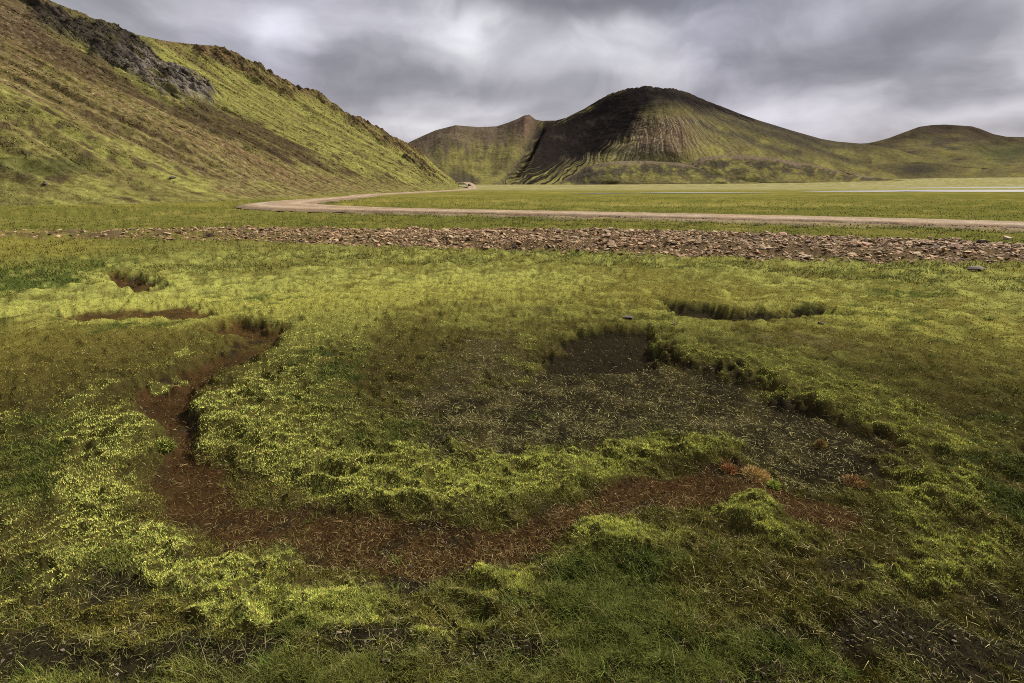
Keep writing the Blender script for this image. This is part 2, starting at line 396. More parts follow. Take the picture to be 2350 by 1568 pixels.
LG[GR] += i_pit2 * 1.5 + i_bare * .5 + i_pit * .2
LG[YM] += rim * .25 + .7 * np.exp(-((s_bed - .28) / .14) ** 2) - i_bed * .9 - i_bare * .7 - i_pit * 1.5 - i_pit2 * 1
LG[OM] += rim * .35 + sstep(.30, .02, s_bed) * .55 + i_bare * .3 + i_bed * .5 * (n_d > .25)
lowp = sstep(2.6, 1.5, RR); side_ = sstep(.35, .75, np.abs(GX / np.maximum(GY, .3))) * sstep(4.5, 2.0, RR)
LG[YM] -= lowp * .50 + side_ * .25; LG[OM] += lowp * .20 + side_ * .18; LG[DK] += lowp * (.68 + n_f * .4) + side_ * .22; LG[GR] += lowp * .15  # sparser, browner cover nearby and sideways, darkened further to paint in corner vignetting
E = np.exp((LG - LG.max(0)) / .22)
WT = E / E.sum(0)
del E
# ---- relief
for (px, py, rx, hh) in ((400, 872, .07, .05), (365, 898, .06, .035), (600, 1290, .22, .04), (1370, 1228, .20, .05), (1720, 1160, .14, .04), (1600, 1000, .30, .04), (300, 970, .3, .04), (2150, 1105, .25, .04)):
    cx, cy = ground_pt(px, py); H += hh * np.exp(-((GX - cx) ** 2 + (GY - cy) ** 2) / rx ** 2)
soft_w = WT[YM] + .7 * WT[OM] + .5 * WT[GR] + .5 * WT[RU]
kb = sstep(2.9, 4.2, RR); ex_, ey_ = ground_pt(2050, 1055); endf = 1 - np.exp(-((GX - ex_) ** 2 + (GY - ey_) ** 2) / .55 ** 2); rightb = sstep(.9, 1.3, GX) * endf
H += (-(.062 + .045 * kb) * (sstep(.42, -.16, s_bed) * (1 - kb) + sstep(.12, -.14, s_bed) * kb) - .05 * sstep(.20, -.14, s_bed2) - .12 * sstep(.14, -.10, s_bed3)
      - .10 * sstep(.12, -.08, s_pit) - .045 * sstep(.40, -.15, s_bare) * (1 - rightb) - .062 * sstep(.12, -.12, s_bare) * rightb + .035 * rightb * np.exp(-((s_bare - .28) / .2) ** 2) * (s_bare > 0) - .17 * sstep(.14, -.14, s_pit2))
bedm = np.clip(i_bed + i_pit + i_bare * .6 + sstep(.25, .05, s_bed) * .5, 0, 1)
H += (WT[YM] - .4) * .03 * np.exp(-RR / 9) + rim * .01
H += ((hum - .45) * .045 * np.exp(-RR / 12) + (cush - .4) * .026 * kf * 1.4 + (cush2 - .4) * .014 * kf * 1.3) * (.25 + .75 * soft_w) * (1 - .75 * bedm)
H += cush3 * .007 * fin * 1.5
far_l = sstep(5, 11, RR) * sstep(90, 40, RR)
H += far_l * (fbm(GX * 1.3, GY * 1.3, 61, 4) * .12 + fbm(GX * 4, GY * 4, 62, 3) * .05)
H += sstep(0, 1.0, s_grav) * .12
road_w = 1.75
rmask = sstep(road_w + 1.3, road_w, rc)
H = H * (1 - rmask * sstep(300, 200, RR)) + rmask * sstep(300, 200, RR) * .05
ditch = np.exp(-((rc - road_w - 1.0) / .5) ** 2); H -= ditch * .12 * sstep(70, 40, RR)
# pressed flat under the water
WATER = [[(1830,441.2),(1930,438.6),(2040,437.6),(2120,436.6),(2300,436.4),(2700,435.6),(3200,435),(3200,443),(2700,442),(2350,441.2),(2200,441.4),(2080,440.4),(2020,441.6),(1930,441.2)],
         [(1450,443.4),(1560,442.2),(1680,442.6),(1790,443.6),(1640,444.0),(1500,444.2)],
         [(2000,431.4),(2200,430.2),(2500,429.6),(3000,429.2),(3000,430.6),(2500,431.0),(2200,431.6)],
         [(1300,444.6),(1400,444.0),(1480,444.4),(1380,445.2)]]
wet = ((GY > 55) & (GY < 420) & (GX > 8)).astype(float)
H = H * (1 - .0 * wet)
plainm = (GY > 50) & (GY < 190) & (GX > -5)
H = np.where(plainm, H * sstep(75, 52, GY), H)

# ---- colour of the far plain
far_n = fbm(GX * .035, GY * .10, 171, 4); far_n2 = fbm(GX * .16, GY * .5, 181, 4); far_n3 = fbm(GX * .6, GY * 1.6, 191, 4)
cA = np.array((.132, .120, .026)); cB = np.array((.088, .090, .021)); cC = np.array((.075, .076, .017)); cP = np.array((.245, .225, .120)); cY = np.array((.172, .152, .042))
def mix(a, b, t): return a * (1 - t[..., None]) + b * t[..., None]
fc = mix(np.broadcast_to(cA, GX.shape + (3,)), cB, sstep(-.3, .35, far_n2))
fc = mix(fc, cY, sstep(.0, .5, far_n) * .8)
fc = mix(fc, cC, sstep(.15, .5, far_n3) * .6)
pale = sstep(95, 170, GY) * (.35 + .65 * sstep(-.15, .25, far_n2 + .3 * far_n))
fc = mix(fc, cP, np.clip(pale, 0, 1) * .85)
flank = sstep(20, 38, GX) * sstep(20, 32, GY) * sstep(90, 60, GY)
fc = mix(fc, cC, flank * .55)
# dark lush verges
verge = np.exp(-((rc - road_w - .9) / .7) ** 2) * sstep(75, 50, RR) * sstep(-.25, .1, far_n3)
fc = mix(fc, np.array((.030, .040, .011)), verge * .85)
btw = sstep(g_far(GX) - .2, g_far(GX) + .4, GY) * sstep(2.3, 3.5, np.where(GY < 60, rc, 9)) * (GY < 38)
fc = mix(fc, np.array((.080, .082, .018)), btw * .7)
strawp = sstep(.1, .45, fbm(GX * .3, GY * .8, 201, 4)) * sstep(14, 20, RR)
fc = mix(fc, np.array((.26, .2, .06)), strawp * .35)
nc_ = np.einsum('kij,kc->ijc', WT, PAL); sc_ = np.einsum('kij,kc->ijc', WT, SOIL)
nc_ = nc_ * (1 - (WT[YM] * sstep(4.5, 8, RR))[..., None] * np.array((.27, .32, .42)))
nc_ = nc_ * (1 - sstep(7, 10, RR)[..., None] * np.array((.24, .20, .10)))
bl = sstep(4.5, 10, RR)
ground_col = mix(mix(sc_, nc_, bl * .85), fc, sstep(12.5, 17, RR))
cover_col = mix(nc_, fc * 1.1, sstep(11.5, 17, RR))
gm = sstep(-.15, .25, s_grav)
ground_col = mix(ground_col, np.array((.080, .056, .030)), gm * (1 - .8 * sstep(-2, -13, GX) * sstep(-.35, .2, fbm(GX * .7, GY * 1.5, 41, 4))))
ground_col = mix(ground_col, np.array((.21, .16, .10)), sstep(road_w + .6, road_w - .1, rc) * (RR < 400))
co = np.stack([GX, GY, H], -1)
faces = grid_faces(NR, NC, wrap=True)
tag(mesh_obj("ground", co.reshape(-1, 3), faces, MAT_GROUND, colors=ground_col.reshape(-1, 3)), kind='structure')

# ---- lookup by interpolation in the table
IR = np.arange(NR)
def lut(tab, x, y):
    r = np.hypot(x, y); p = np.arctan2(x, y)
    fi = np.interp(r, R, IR); fj = np.interp(p, phi_f, np.arange(NF))
    fj = np.clip(fj, 0, NF - 1.001); i = np.minimum(fi.astype(int), NR - 2); j = fj.astype(int)
    u = fi - i; v = fj - j
    if tab.ndim == 3: u = u[:, None]; v = v[:, None]
    return (tab[i, j] * (1 - v) + tab[i, j + 1] * v) * (1 - u) + (tab[i + 1, j] * (1 - v) + tab[i + 1, j + 1] * v) * u

def sample(n, r0, r1, power=1.0):
    """positions with even density over the picture rows (w = 1/r uniform)"""
    ww = rng.random(n) * (1 / r0 - 1 / r1) + 1 / r1
    r = 1 / ww; p = (rng.random(n) * 2 - 1) * radians(53)
    o = rng.random(n) < .13; p = np.where(o, np.sign(p) * np.radians(53 + 24 * rng.random(n)), p)
    return r * np.sin(p), r * np.cos(p), r

def frame_dirs(n, lean):
    a = rng.random(n) * 2 * np.pi
    s, c = np.sin(lean), np.cos(lean)
    up = np.stack([s * np.cos(a), s * np.sin(a), c], -1)
    b = rng.random(n) * 2 * np.pi
    side = np.stack([np.cos(b), np.sin(b), np.zeros(n)], -1)
    side -= up * (side * up).sum(-1, keepdims=True)
    side /= np.linalg.norm(side, axis=-1, keepdims=True) + 1e-9
    return up, side, a

# ------------------------------------------------------------------ moss: a great many small sprigs, each one face
def moss():
    n = 2900000
    x, y, r = sample(n, 1.0, 17.0)
    g = lut(s_grav, x, y)
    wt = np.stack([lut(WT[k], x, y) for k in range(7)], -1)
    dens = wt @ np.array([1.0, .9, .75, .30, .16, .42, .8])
    kn = sstep(5, 2.2, r); clump = (perlin(x * 44, y * 44, 301) + .6 * perlin(x * 19, y * 19, 302)) * kn + (perlin(x * 16, y * 16, 308) + .7 * perlin(x * 6.5, y * 6.5, 309)) * (1 - kn)
    keep = (rng.random(n) < dens * sstep(-.42, .30, clump + .5 * perlin(x * 8, y * 8, 303) + .10) * sstep(17, 12, r)) & (g < .05)
    x, y, r, wt, clump = x[keep], y[keep], r[keep], wt[keep], clump[keep]; n = len(x)
    z = lut(H, x, y); c = lut(cover_col, x, y)
    # single sprigs take one kind of cover more than the blend
    k = (wt.cumsum(1) > rng.random(n)[:, None]).argmax(1)
    far_ = sstep(9, 14, r)[:, None]
    pk = (.55 - .35 * sstep(3, 8, r))[:, None]; c = (c * (1 - pk) + PAL[k] * pk) * (1 - far_) + c * far_
    c = c * np.exp(np.clip(rng.normal(0, .32, n), -.9, .48) * (1 - .35 * sstep(3, 9, r)) + np.clip(clump, -.6, .8) * .38 + (perlin(x * 4.5, y * 9, 305) + perlin(x * 11, y * 16, 306)) * .28)[:, None]
    c = c * (1 + rng.normal(0, .10, (n, 3)))
    L_ = (.0055 + .0085 * rng.random(n)) * (1 + .05 * np.clip(r - 2, 0, 12)) * (.8 + .3 * wt[:, YM])
    wd = (.0026 + .0018 * rng.random(n)) * (1 + .30 * np.clip(r - 1.6, 0, 12))
    up, side, _ = frame_dirs(n, np.abs(rng.normal(0, .55, n)))
    base = np.stack([x, y, z - .002], -1)
    v = np.empty((n, 3, 3)); v[:, 0] = base - side * wd[:, None] * .5; v[:, 1] = base + side * wd[:, None] * .5
    v[:, 2] = base + up * L_[:, None]
    o = mesh_obj("moss", v.reshape(-1, 3), np.arange(n * 3).reshape(-1, 3), MAT_MOSS, colors=np.repeat(np.clip(c, .005, .8), 3, 0), smooth=False)
    tag(o, "yellow green cushion moss covering the meadow in the foreground", "moss", kind='stuff')
moss()

FOOT = [(-90, -60), (-40, -52), (0, -46), (30, -41), (39.5, -38.5), (43, -32), (48, -27.5), (60, -24.5), (75, -23.5), (90, -21.0), (110, -17.6), (134, -15.2), (160, -15.5), (190, -18.), (215, -20.8), (235, -24.), (242, -25.8)]
# ------------------------------------------------------------------ grass blades
def blades(x, y, z, length, width, lean, col, segs=3, curl=1.0):
    n = len(x)
    up, side, a = frame_dirs(n, lean)
    side2 = np.stack([-np.sin(a), np.cos(a), np.zeros(n)], -1)
    side = side2 * .7 + side * .3
    side /= np.linalg.norm(side, axis=-1, keepdims=True)
    fwd = np.stack([np.cos(a), np.sin(a), np.zeros(n)], -1)
    base = np.stack([x, y, z - .004], -1)
    bend = curl * rng.random(n) * .7
    rows = segs + 1
    v = np.empty((n, rows * 2, 3))
    for s in range(rows):
        t = s / segs
        p = base + up * (length * t)[:, None] + fwd * (length * bend * t * t)[:, None] - np.array((0, 0, 1)) * (length * bend * .55 * t * t)[:, None]
        hw = (width * .5 * (1 - .82 * t))[:, None]
        v[:, 2 * s] = p - side * hw; v[:, 2 * s + 1] = p + side * hw
    b0 = (np.arange(n) * rows * 2)[:, None, None]
    q = np.array([[2 * s, 2 * s + 1, 2 * s + 3, 2 * s + 2] for s in range(segs)])[None]
    return v.reshape(-1, 3), (b0 + q).reshape(-1, 4), np.repeat(col, rows * 2, 0)
def grass():
    # fresh blades
    n = 1500000
    x, y, r = sample(n, 1.0, 30.0)
    g = lut(s_grav, x, y); rd = lut(rc, x, y)
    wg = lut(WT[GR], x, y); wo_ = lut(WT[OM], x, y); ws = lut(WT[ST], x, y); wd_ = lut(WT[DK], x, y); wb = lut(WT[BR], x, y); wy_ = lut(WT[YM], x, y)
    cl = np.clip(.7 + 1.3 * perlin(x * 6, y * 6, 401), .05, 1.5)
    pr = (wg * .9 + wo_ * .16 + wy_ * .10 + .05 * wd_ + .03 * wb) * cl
    pr = np.where(r > 12, .30 * cl, pr)
    k = (rng.random(n) < pr) & (g < .1) & (rd > road_w + .2)
    x, y, r = x[k], y[k], r[k]; n = len(x)
    z = lut(H, x, y); cc = lut(cover_col, x, y)
    green = np.array((.092, .106, .020)); t = rng.random(n)[:, None]
    c = np.where(r[:, None] > 12, cc, cc * .35 + green * .65)
    c = c * (1 - .25 * (t > .82)) + np.array((.22, .18, .06)) * .35 * (t > .82)
    c = c * np.exp(rng.normal(0, .28, n))[:, None]
    L_ = (.012 + .024 * rng.random(n)) * (1 + .05 * np.clip(r - 3, 0, 12))
    v1 = blades(x, y, z, L_, .0019 * (1 + .34 * np.clip(r - 1.4, 0, 12)), np.abs(rng.normal(0, .42, n)), c, 3)
    n = 230000
    ww = rng.random(n) * (1 / 11. - 1 / 70.) + 1 / 70.; r = 1 / ww; p = (rng.random(n) * 2 - 1) * radians(52)
    x, y = r * np.sin(p), r * np.cos(p)
    g = lut(s_grav, x, y); rd = lut(rc, x, y)
    cl = np.clip(.5 + 1.8 * fbm(x * .5, y * .9, 441, 4), .04, 1.2)
    vg = np.exp(-((rd - road_w - .9) / .7) ** 2)
    k = (rng.random(n) < np.clip(cl + vg, 0, 1)) & ((g < -.05) | (rng.random(n) < .06 + .3 * sstep(-4, -14, x))) & (rd > road_w * (1 + .7 * np.exp(-((x + 14.5) / 6) ** 2 - ((y - 38) / 12.) ** 2)) + .3) & (x > np.interp(y, [q[0] for q in FOOT], [q[1] for q in FOOT]) - 1)
    x, y, r, vg = x[k], y[k], r[k], vg[k]; n = len(x)
    z = lut(H, x, y); c = lut(cover_col, x, y) * 1.05
    c = c * (1 - .5 * vg[:, None]) + np.array((.05, .068, .014)) * .5 * vg[:, None]
    c = c * np.exp(rng.normal(0, .18, n) + .35 * fbm(x * .5, y * 1.5, 447, 3))[:, None]
    v4 = blades(x, y, z, .03 + .045 * rng.random(n) * (1 + vg), .0010 * r * (.7 + .6 * rng.random(n)), np.abs(rng.normal(0, .4, n)), c, 2)
    # pale dead stems lying about
    n = 420000
    x, y, r = sample(n, 1.0, 12.0)
    ws = lut(WT[ST], x, y); wd_ = lut(WT[DK], x, y); wb = lut(WT[BR], x, y); wo_ = lut(WT[OM], x, y); wr = lut(WT[RU], x, y)
    ib = lut(i_bare, x, y); ip = lut(i_pit, x, y); g = lut(s_grav, x, y)
    pr = .75 * ws + (.12 - .06 * (r < 2.3)) * wd_ + .24 * wb + .12 * wo_ + .3 * wr + ib * .34 - ip * .10 + .03
    k = (rng.random(n) < pr * np.clip(.75 + perlin(x * 9, y * 9, 411), .1, 1.6)) & (g < .1)
    x, y, r, wb, ib = x[k], y[k], r[k], wb[k], ib[k]; n = len(x)
    z = lut(H, x, y)
    t = rng.random(n)[:, None]
    c = np.array((.235, .19, .085)) * (1 - t) + np.array((.15, .145, .055)) * t
    c = c * (1 - .7 * wb[:, None]) + np.array((.135, .085, .032)) * .7 * wb[:, None]
    c = c * (1 - .3 * ib[:, None]) + np.array((.21, .20, .065)) * .3 * ib[:, None]
    c = c * np.exp(rng.normal(0, .5, n))[:, None]
    L_ = (.010 + .026 * rng.random(n) ** 1.6) * (1 + .05 * np.clip(r - 3, 0, 12))
    v2 = blades(x, y, z + .006, L_, .00135 * (1 + .40 * np.clip(r - 1.4, 0, 12)), np.clip(rng.normal(1.15, .3, n), 0, 1.5), c, 3, 1.2)
    # tall thin stalks close to the camera
    n = 420
    x, y, r = sample(n, 1.1, 3.2)
    z = lut(H, x, y)
    t = rng.random(n)[:, None]
    c = np.array((.30, .25, .13)) * (1 - t) + np.array((.11, .15, .05)) * t
    v3 = blades(x, y, z, .05 + .07 * rng.random(n), np.full(n, .0017), np.abs(rng.normal(0, .6, n)), c, 3, 1.4)
    # denser tufts of darker grass
    m = 2600
    x, y, r = sample(m, 1.2, 8.5)
    k = rng.random(m) < np.clip(lut(WT[GR], x, y) * .9 + lut(WT[YM], x, y) * .05 + .03, 0, 1)
    x, y, r = x[k], y[k], r[k]; q = 26
    tint_ = np.exp(rng.normal(0, .25, len(x)))[:, None] * np.array((.060, .085, .016)) + rng.random((len(x), 1)) * np.array((.03, .02, .0))
    x = np.repeat(x, q) + rng.normal(0, .016, len(x) * q) * np.repeat(1 + .1 * r, q); y = np.repeat(y, q) + rng.normal(0, .016, len(y) * q) * np.repeat(1 + .1 * r, q)
    r = np.repeat(r, q); n = len(x); z = lut(H, x, y)
    c = np.repeat(tint_, q, 0) * np.exp(rng.normal(0, .3, n))[:, None]
    v5 = blades(x, y, z, (.022 + .035 * rng.random(n)) * (1 + .04 * r), .0020 * (1 + .30 * np.clip(r - 1.4, 0, 12)), np.abs(rng.normal(0, .38, n)), c, 3, 1.0)
    off = 0; V = []; Fc = []; C = []
    for v, f, c in (v1, v2, v3, v4, v5):
        V.append(v); Fc.append(f + off); C.append(c); off += len(v)
    o = mesh_obj("grass", np.concatenate(V), np.concatenate(Fc), MAT_GRASS, colors=np.clip(np.concatenate(C), .004, .8), smooth=False)
    tag(o, "short green grass and pale dead stems between the moss", "grass", kind='stuff')
grass()

# ------------------------------------------------------------------ road, water
def road():
    P = road_pts; n = len(P)
    T = np.gradient(P, axis=0); T /= np.linalg.norm(T, axis=1, keepdims=True)
    Nn = np.stack([-T[:, 1], T[:, 0]], -1)
    offs = np.linspace(-1, 1, 25); bendw = lambda x, y: 1 + .8 * np.exp(-((x + 14.5) / 6) ** 2 - ((y - 38) / 12.) ** 2)
    # finer along
    s = np.arange(n); ss = np.linspace(0, n - 1, n * 5)
    P = np.stack([np.interp(ss, s, P[:, i]) for i in range(2)], -1); Nn = np.stack([np.interp(ss, s, Nn[:, i]) for i in range(2)], -1)
    bw = bendw(P[:, 0], P[:, 1])[:, None]; x = P[:, 0][:, None] + Nn[:, 0][:, None] * offs * road_w * bw; y = P[:, 1][:, None] + Nn[:, 1][:, None] * offs * road_w * bw
    edge = fbm(x * .8, y * .8, 501, 3) * .35 * np.abs(offs) ** 3
    x = x + Nn[:, 0][:, None] * edge * np.sign(offs); y = y + Nn[:, 1][:, None] * edge * np.sign(offs)
    o_ = np.broadcast_to(offs, x.shape)
    climb = 1.9 * sstep(160, 250, y) * (x < 0) 
    z = .13 + .05 * (1 - o_ ** 2) - .13 * np.abs(o_) ** 6 + .02 * fbm(x * 1.2, y * 1.2, 503, 3) - .03 * np.exp(-((np.abs(o_) - .45) / .12) ** 2) + .03 * np.exp(-((np.abs(o_) - .88) / .08) ** 2) + relief_far(x, y) + climb
    tr = np.exp(-((np.abs(o_) - .45) / .14) ** 2)
    c = np.array((.225, .162, .100)) * (1 - .0 * tr[..., None]) + tr[..., None] * np.array((.07, .07, .065))
    bn = sstep(0, .5, fbm(x * .25, y * .25, 505, 4))[..., None]
    c = c * (1 - .35 * bn) + np.array((.27, .17, .09)) * .35 * bn
    c = c * (1 - .3 * (np.abs(o_) > .8)[..., None])
    f = grid_faces(len(P), 25)[:, ::-1]
    tag(mesh_obj("road", np.stack([x, y, z], -1).reshape(-1, 3), f, MAT_ROAD, colors=c.reshape(-1, 3)), kind='structure')
road()
def water():
    m, t, b = new_mat("shallow water")
    b.inputs['Base Color'].default_value = (.24, .23, .22, 1); b.inputs['Roughness'].default_value = .3
    b.inputs['Specular IOR Level'].default_value = .3; b.inputs['IOR'].default_value = 1.33
    V = []; Fs = []
    import bmesh
    bm = bmesh.new()
    for poly in WATER:
        pts = W(poly); q = []
        for i in range(len(pts)):
            a, c = pts[i], pts[(i + 1) % len(pts)]
            for k in range(8):
                s = k / 8; x = a[0] * (1 - s) + c[0] * s; y = a[1] * (1 - s) + c[1] * s
                q.append((x, y + 1.1 * float(fbm(np.array([x * .12]), np.array([y * .12]), 601, 3)[0]) * min(1, y / 150) , .06 + float(relief_far(np.array([x]), np.array([y]))[0])))
        try: bm.faces.new([bm.verts.new(p) for p in q])
        except ValueError: pass
    bmesh.ops.triangulate(bm, faces=bm.faces[:])
    bmesh.ops.recalc_face_normals(bm, faces=bm.faces[:])
    me = bpy.data.meshes.new("water"); bm.to_mesh(me); bm.free(); me.materials.append(m)
    o = bpy.data.objects.new("water", me); COL.objects.link(o); tag(o, kind='structure')
water()

# ------------------------------------------------------------------ stones
import bmesh
def stone_mesh(name, seed, sx=1, sy=.8, sz=.32, n=14, col=(.2, .15, .1), crag=False):
    rr = random.Random(seed)
    bm = bmesh.new()
    for i in range(n):
        while True:
            p = [rr.uniform(-1, 1) for _ in range(3)]
            l = math.sqrt(sum(q * q for q in p))
            if .1 < l <= 1: break
        p = [q / l for q in p]
        bm.verts.new((p[0] * sx * .5 * rr.uniform(.75, 1.1), p[1] * sy * .5 * rr.uniform(.75, 1.1), p[2] * sz * .5 * rr.uniform(.8, 1.1)))
    r = bmesh.ops.convex_hull(bm, input=bm.verts[:])
    bmesh.ops.delete(bm, geom=[v for v in bm.verts if not v.link_faces], context='VERTS')
    bmesh.ops.triangulate(bm, faces=bm.faces[:])
    me = bpy.data.meshes.new(name); bm.to_mesh(me); bm.free()
    at = me.color_attributes.new('tint', 'FLOAT_COLOR', 'POINT')
    for d in at.data: d.color = (col[0], col[1], col[2], 1)
    me.materials.append(MAT_STONE)
    return me
def raw_stones(k):
    out = []
    for s in range(k):
        me = stone_mesh("tmp", 900 + s, 1, .8, .35, 12)
        v = np.array([q.co[:] for q in me.vertices]); f = np.array([p.vertices[:] for p in me.polygons])
        out.append((v, f)); bpy.data.meshes.remove(me)
    return out
RAW = raw_stones(10)
STC = np.array((1.12, 1.0, .80)) * .95 * np.array([(.25, .185, .115), (.20, .135, .085), (.30, .225, .15), (.15, .105, .07), (.27, .165, .105), (.19, .155, .11), (.10, .075, .055)])
def gravel():
    V = []; Fs = []; C = []; off = 0
    n = 150000
    x = rng.uniform(-27, 30, n); y = rng.uniform(7.5, 20, n)
    # even over the picture: keep nearer ones more
    m = gravel_mask(x, y)
    edge_p = sstep(-.55, .15, m) ** 2 * (.35 + .65 * sstep(-.35, .15, fbm(x * 1.1, y * 1.6, 43, 4) + .12))
    edge_p = np.where(x < -6, edge_p * np.clip(1.0 - .085 * (-x - 4), .12, 1) * sstep(-.5, .3, fbm(x * .8, y * 1.6, 39, 3) + .2), edge_p)
    k = (rng.random(n) < edge_p) & (np.abs(x) < y * 1.15)
    x, y = x[k], y[k]
    zz = lut(H, x, y)
    sz = np.clip(np.exp(rng.normal(np.log(.060), .55, len(x))), .03, .24)
    yaw = rng.random(len(x)) * 6.28; tx = rng.normal(0, .28, len(x)); ty = rng.normal(0, .28, len(x))
    ci = rng.choice(7, len(x), p=[.26, .2, .18, .14, .06, .1, .06]); vi = rng.integers(0, 10, len(x)); va = np.exp(rng.normal(0, .2, len(x)))
    for i in range(len(x)):
        v, f = RAW[vi[i]]
        c_, s_ = math.cos(yaw[i]), math.sin(yaw[i])
        p = v * sz[i] * np.array((1, 1, .85)); p = p + np.array((0, 0, 1)) * (p[:, :1] * tx[i] + p[:, 1:2] * ty[i])
        q = np.stack([p[:, 0] * c_ - p[:, 1] * s_ + x[i], p[:, 0] * s_ + p[:, 1] * c_ + y[i], p[:, 2] + zz[i] + sz[i] * .08], -1)
        V.append(q); Fs.append(f + off); off += len(v); C.append(np.repeat((STC[ci[i]] * va[i])[None], len(v), 0))
    # loose grit along the road edge
    P = road_pts[:180]
    for i in range(2600):
        j = rng.integers(0, len(P) - 1); t = rng.random(); q = P[j] * (1 - t) + P[j + 1] * t
        d = P[j + 1] - P[j]; d = np.array((-d[1], d[0])) / (np.linalg.norm(d) + 1e-9)
        q = q + d * (road_w + rng.normal(-.05, .22)) * rng.choice([-1, 1])
        if abs(q[0]) > q[1] * 1.15 or q[1] > 60: continue
        v, f = RAW[rng.integers(0, 10)]
        s = .05 + .07 * rng.random()
        V.append(v * s + np.array((q[0], q[1], .09))); Fs.append(f + off); off += len(v); C.append(np.repeat(STC[rng.integers(0, 4)][None], len(v), 0))
    o = mesh_obj("gravel", np.concatenate(V), np.concatenate(Fs), MAT_STONE, colors=np.concatenate(C), smooth=False)
    tag(o, "brown stony debris strewn in a strip across the meadow and along the road", "gravel", kind='stuff')
gravel()

KINDS = [("pale tan", (.36, .265, .16)), ("brown", (.27, .18, .10)), ("reddish", (.32, .19, .125)), ("dark", (.085, .062, .048))]
protos = {}
for ki, (kn, kc) in enumerate(KINDS):
    for s in range(5):
        protos[(ki, s)] = stone_mesh("rock", 40 + ki * 10 + s, 1.0, .8, .34 + .06 * (s % 3), 13, kc)
def put_rock(me, x, y, z, size, yaw, tilt, label, group=None, cat="rock", zs=1.0):
    o = bpy.data.objects.new("rock", me); COL.objects.link(o)
    o.location = (x, y, z); o.rotation_euler = (tilt[0], tilt[1], yaw); o.scale = (size, size, size * zs)
    return tag(o, label, cat, group)
def height_at(x, y): return float(lut(H, np.array([x]), np.array([y]))[0])
def big_rocks():
    rr = random.Random(5); cnt = 0; tries = 0
    spots = []
    while cnt < 285 and tries < 60000:
        tries += 1
        x = rr.uniform(-17, 21); 
        if rr.random() > .12 + .88 * (x + 17) / 38: continue
        y = rr.uniform(8, 18)
        if abs(x) > y * 1.02: continue
        if float(gravel_mask(np.array([x]), np.array([y]))[0]) < .1: continue
        size = rr.uniform(.13, .25) if rr.random() < .85 else rr.uniform(.25, .38)
        if any((x - a) ** 2 + (y - b) ** 2 < (.4 * (size + s)) ** 2 for a, b, s in spots): continue
        spots.append((x, y, size)); cnt += 1
        ki = rr.choices([0, 1, 2, 3], [.42, .40, .08, .10])[0]
        px = 1175 + F * x / y
        sec = ("left end" if px < 600 else "left middle" if px < 1175 else "right middle" if px < 1760 else "right end")
        mid_y = (g_far(x) + g_near(x)) / 2
        side = "far half" if y > mid_y else "near half"
        big = "large" if size > .22 else "small"
        lab = f"{big} {KINDS[ki][0]} stone in the {side} of the gravel strip, {sec}"
        put_rock(protos[(ki, rr.randrange(5))], x, y, height_at(x, y) + size * .10, size, rr.uniform(0, 6.28), (rr.gauss(0, .2), rr.gauss(0, .2)), lab, "stones of the gravel strip")
big_rocks()
def special(px, py, size, ki, s, label, tilt=(0, 0), yaw=0, zs=1.0, dz=.12):
    x, y = ground_pt(px, py)
    put_rock(protos[(ki, s)], x, y, height_at(x, y) + size * dz, size, yaw, tilt, label, zs=zs)
special(2190, 582, .40, 2, 1, "bright reddish slab tilted up at the near edge of the gravel strip, right side", (.5, .1), .4)
special(2135, 548, .30, 2, 0, "orange tinted flat slab on the far side of the gravel strip, right side", (.3, 0), 1.2)
special(2310, 549, .34, 0, 2, "light tan rounded stone on the far edge of the gravel strip, far right", (.2, .1), .3, 1.3)
special(1990, 572, .42, 2, 3, "wide pinkish slab lying in the middle of the gravel strip below the road", (.15, -.2), 2.0)
special(482, 549, .30, 3, 1, "lone dark stone on the near edge of the gravel strip, left side", (.1, .1), .3, 1.5)
special(2240, 619, .40, 3, 2, "flat black stone in the moss just below the right end of the gravel strip", (0, 0), .2, .5)
special(1885, 743, .12, 3, 3, "small dark stone on the moss below the dark hollow at right", (.1, 0), .7, 1.1)
special(1545, 716+28, .10, 3, 4, "tiny dark stone on moss right of the dark pit", (0, .1), .1)
special(1440, 727, .20, 3, 0, "dark brown flat stone above the dark pit", (0, .1), .3, .6)

def pebbles():
    n = 14000
    x, y, r = sample(n, 1.1, 8.5)
    pr = lut(i_pit, x, y) * .5 + lut(WT[DK], x, y) * .16 + lut(WT[BR], x, y) * .05
    k = rng.random(n) < pr; x, y, r = x[k], y[k], r[k]; z = lut(H, x, y)
    V = []; Fs = []; C = []; off = 0
    for i in range(len(x)):
        v, f = RAW[rng.integers(0, 10)]; sz = (.007 + .012 * rng.random()) * (1 + .08 * r[i]); a = rng.random() * 6.28
        ca, sa = math.cos(a), math.sin(a)
        q = v * sz * np.array((1, 1, 1.6)); q = np.stack([q[:, 0] * ca - q[:, 1] * sa + x[i], q[:, 0] * sa + q[:, 1] * ca + y[i], q[:, 2] + z[i] + sz * .15], -1)
        V.append(q); Fs.append(f + off); off += len(v); C.append(np.repeat((np.array((.085, .065, .045)) * np.exp(rng.normal(0, .5)))[None], len(v), 0))
    o = mesh_obj("pebbles", np.concatenate(V), np.concatenate(Fs), MAT_STONE, colors=np.concatenate(C), smooth=False)
    tag(o, "small dark pebbles and soil crumbs on the bare ground of the hollows", "pebbles", kind='stuff')
pebbles()
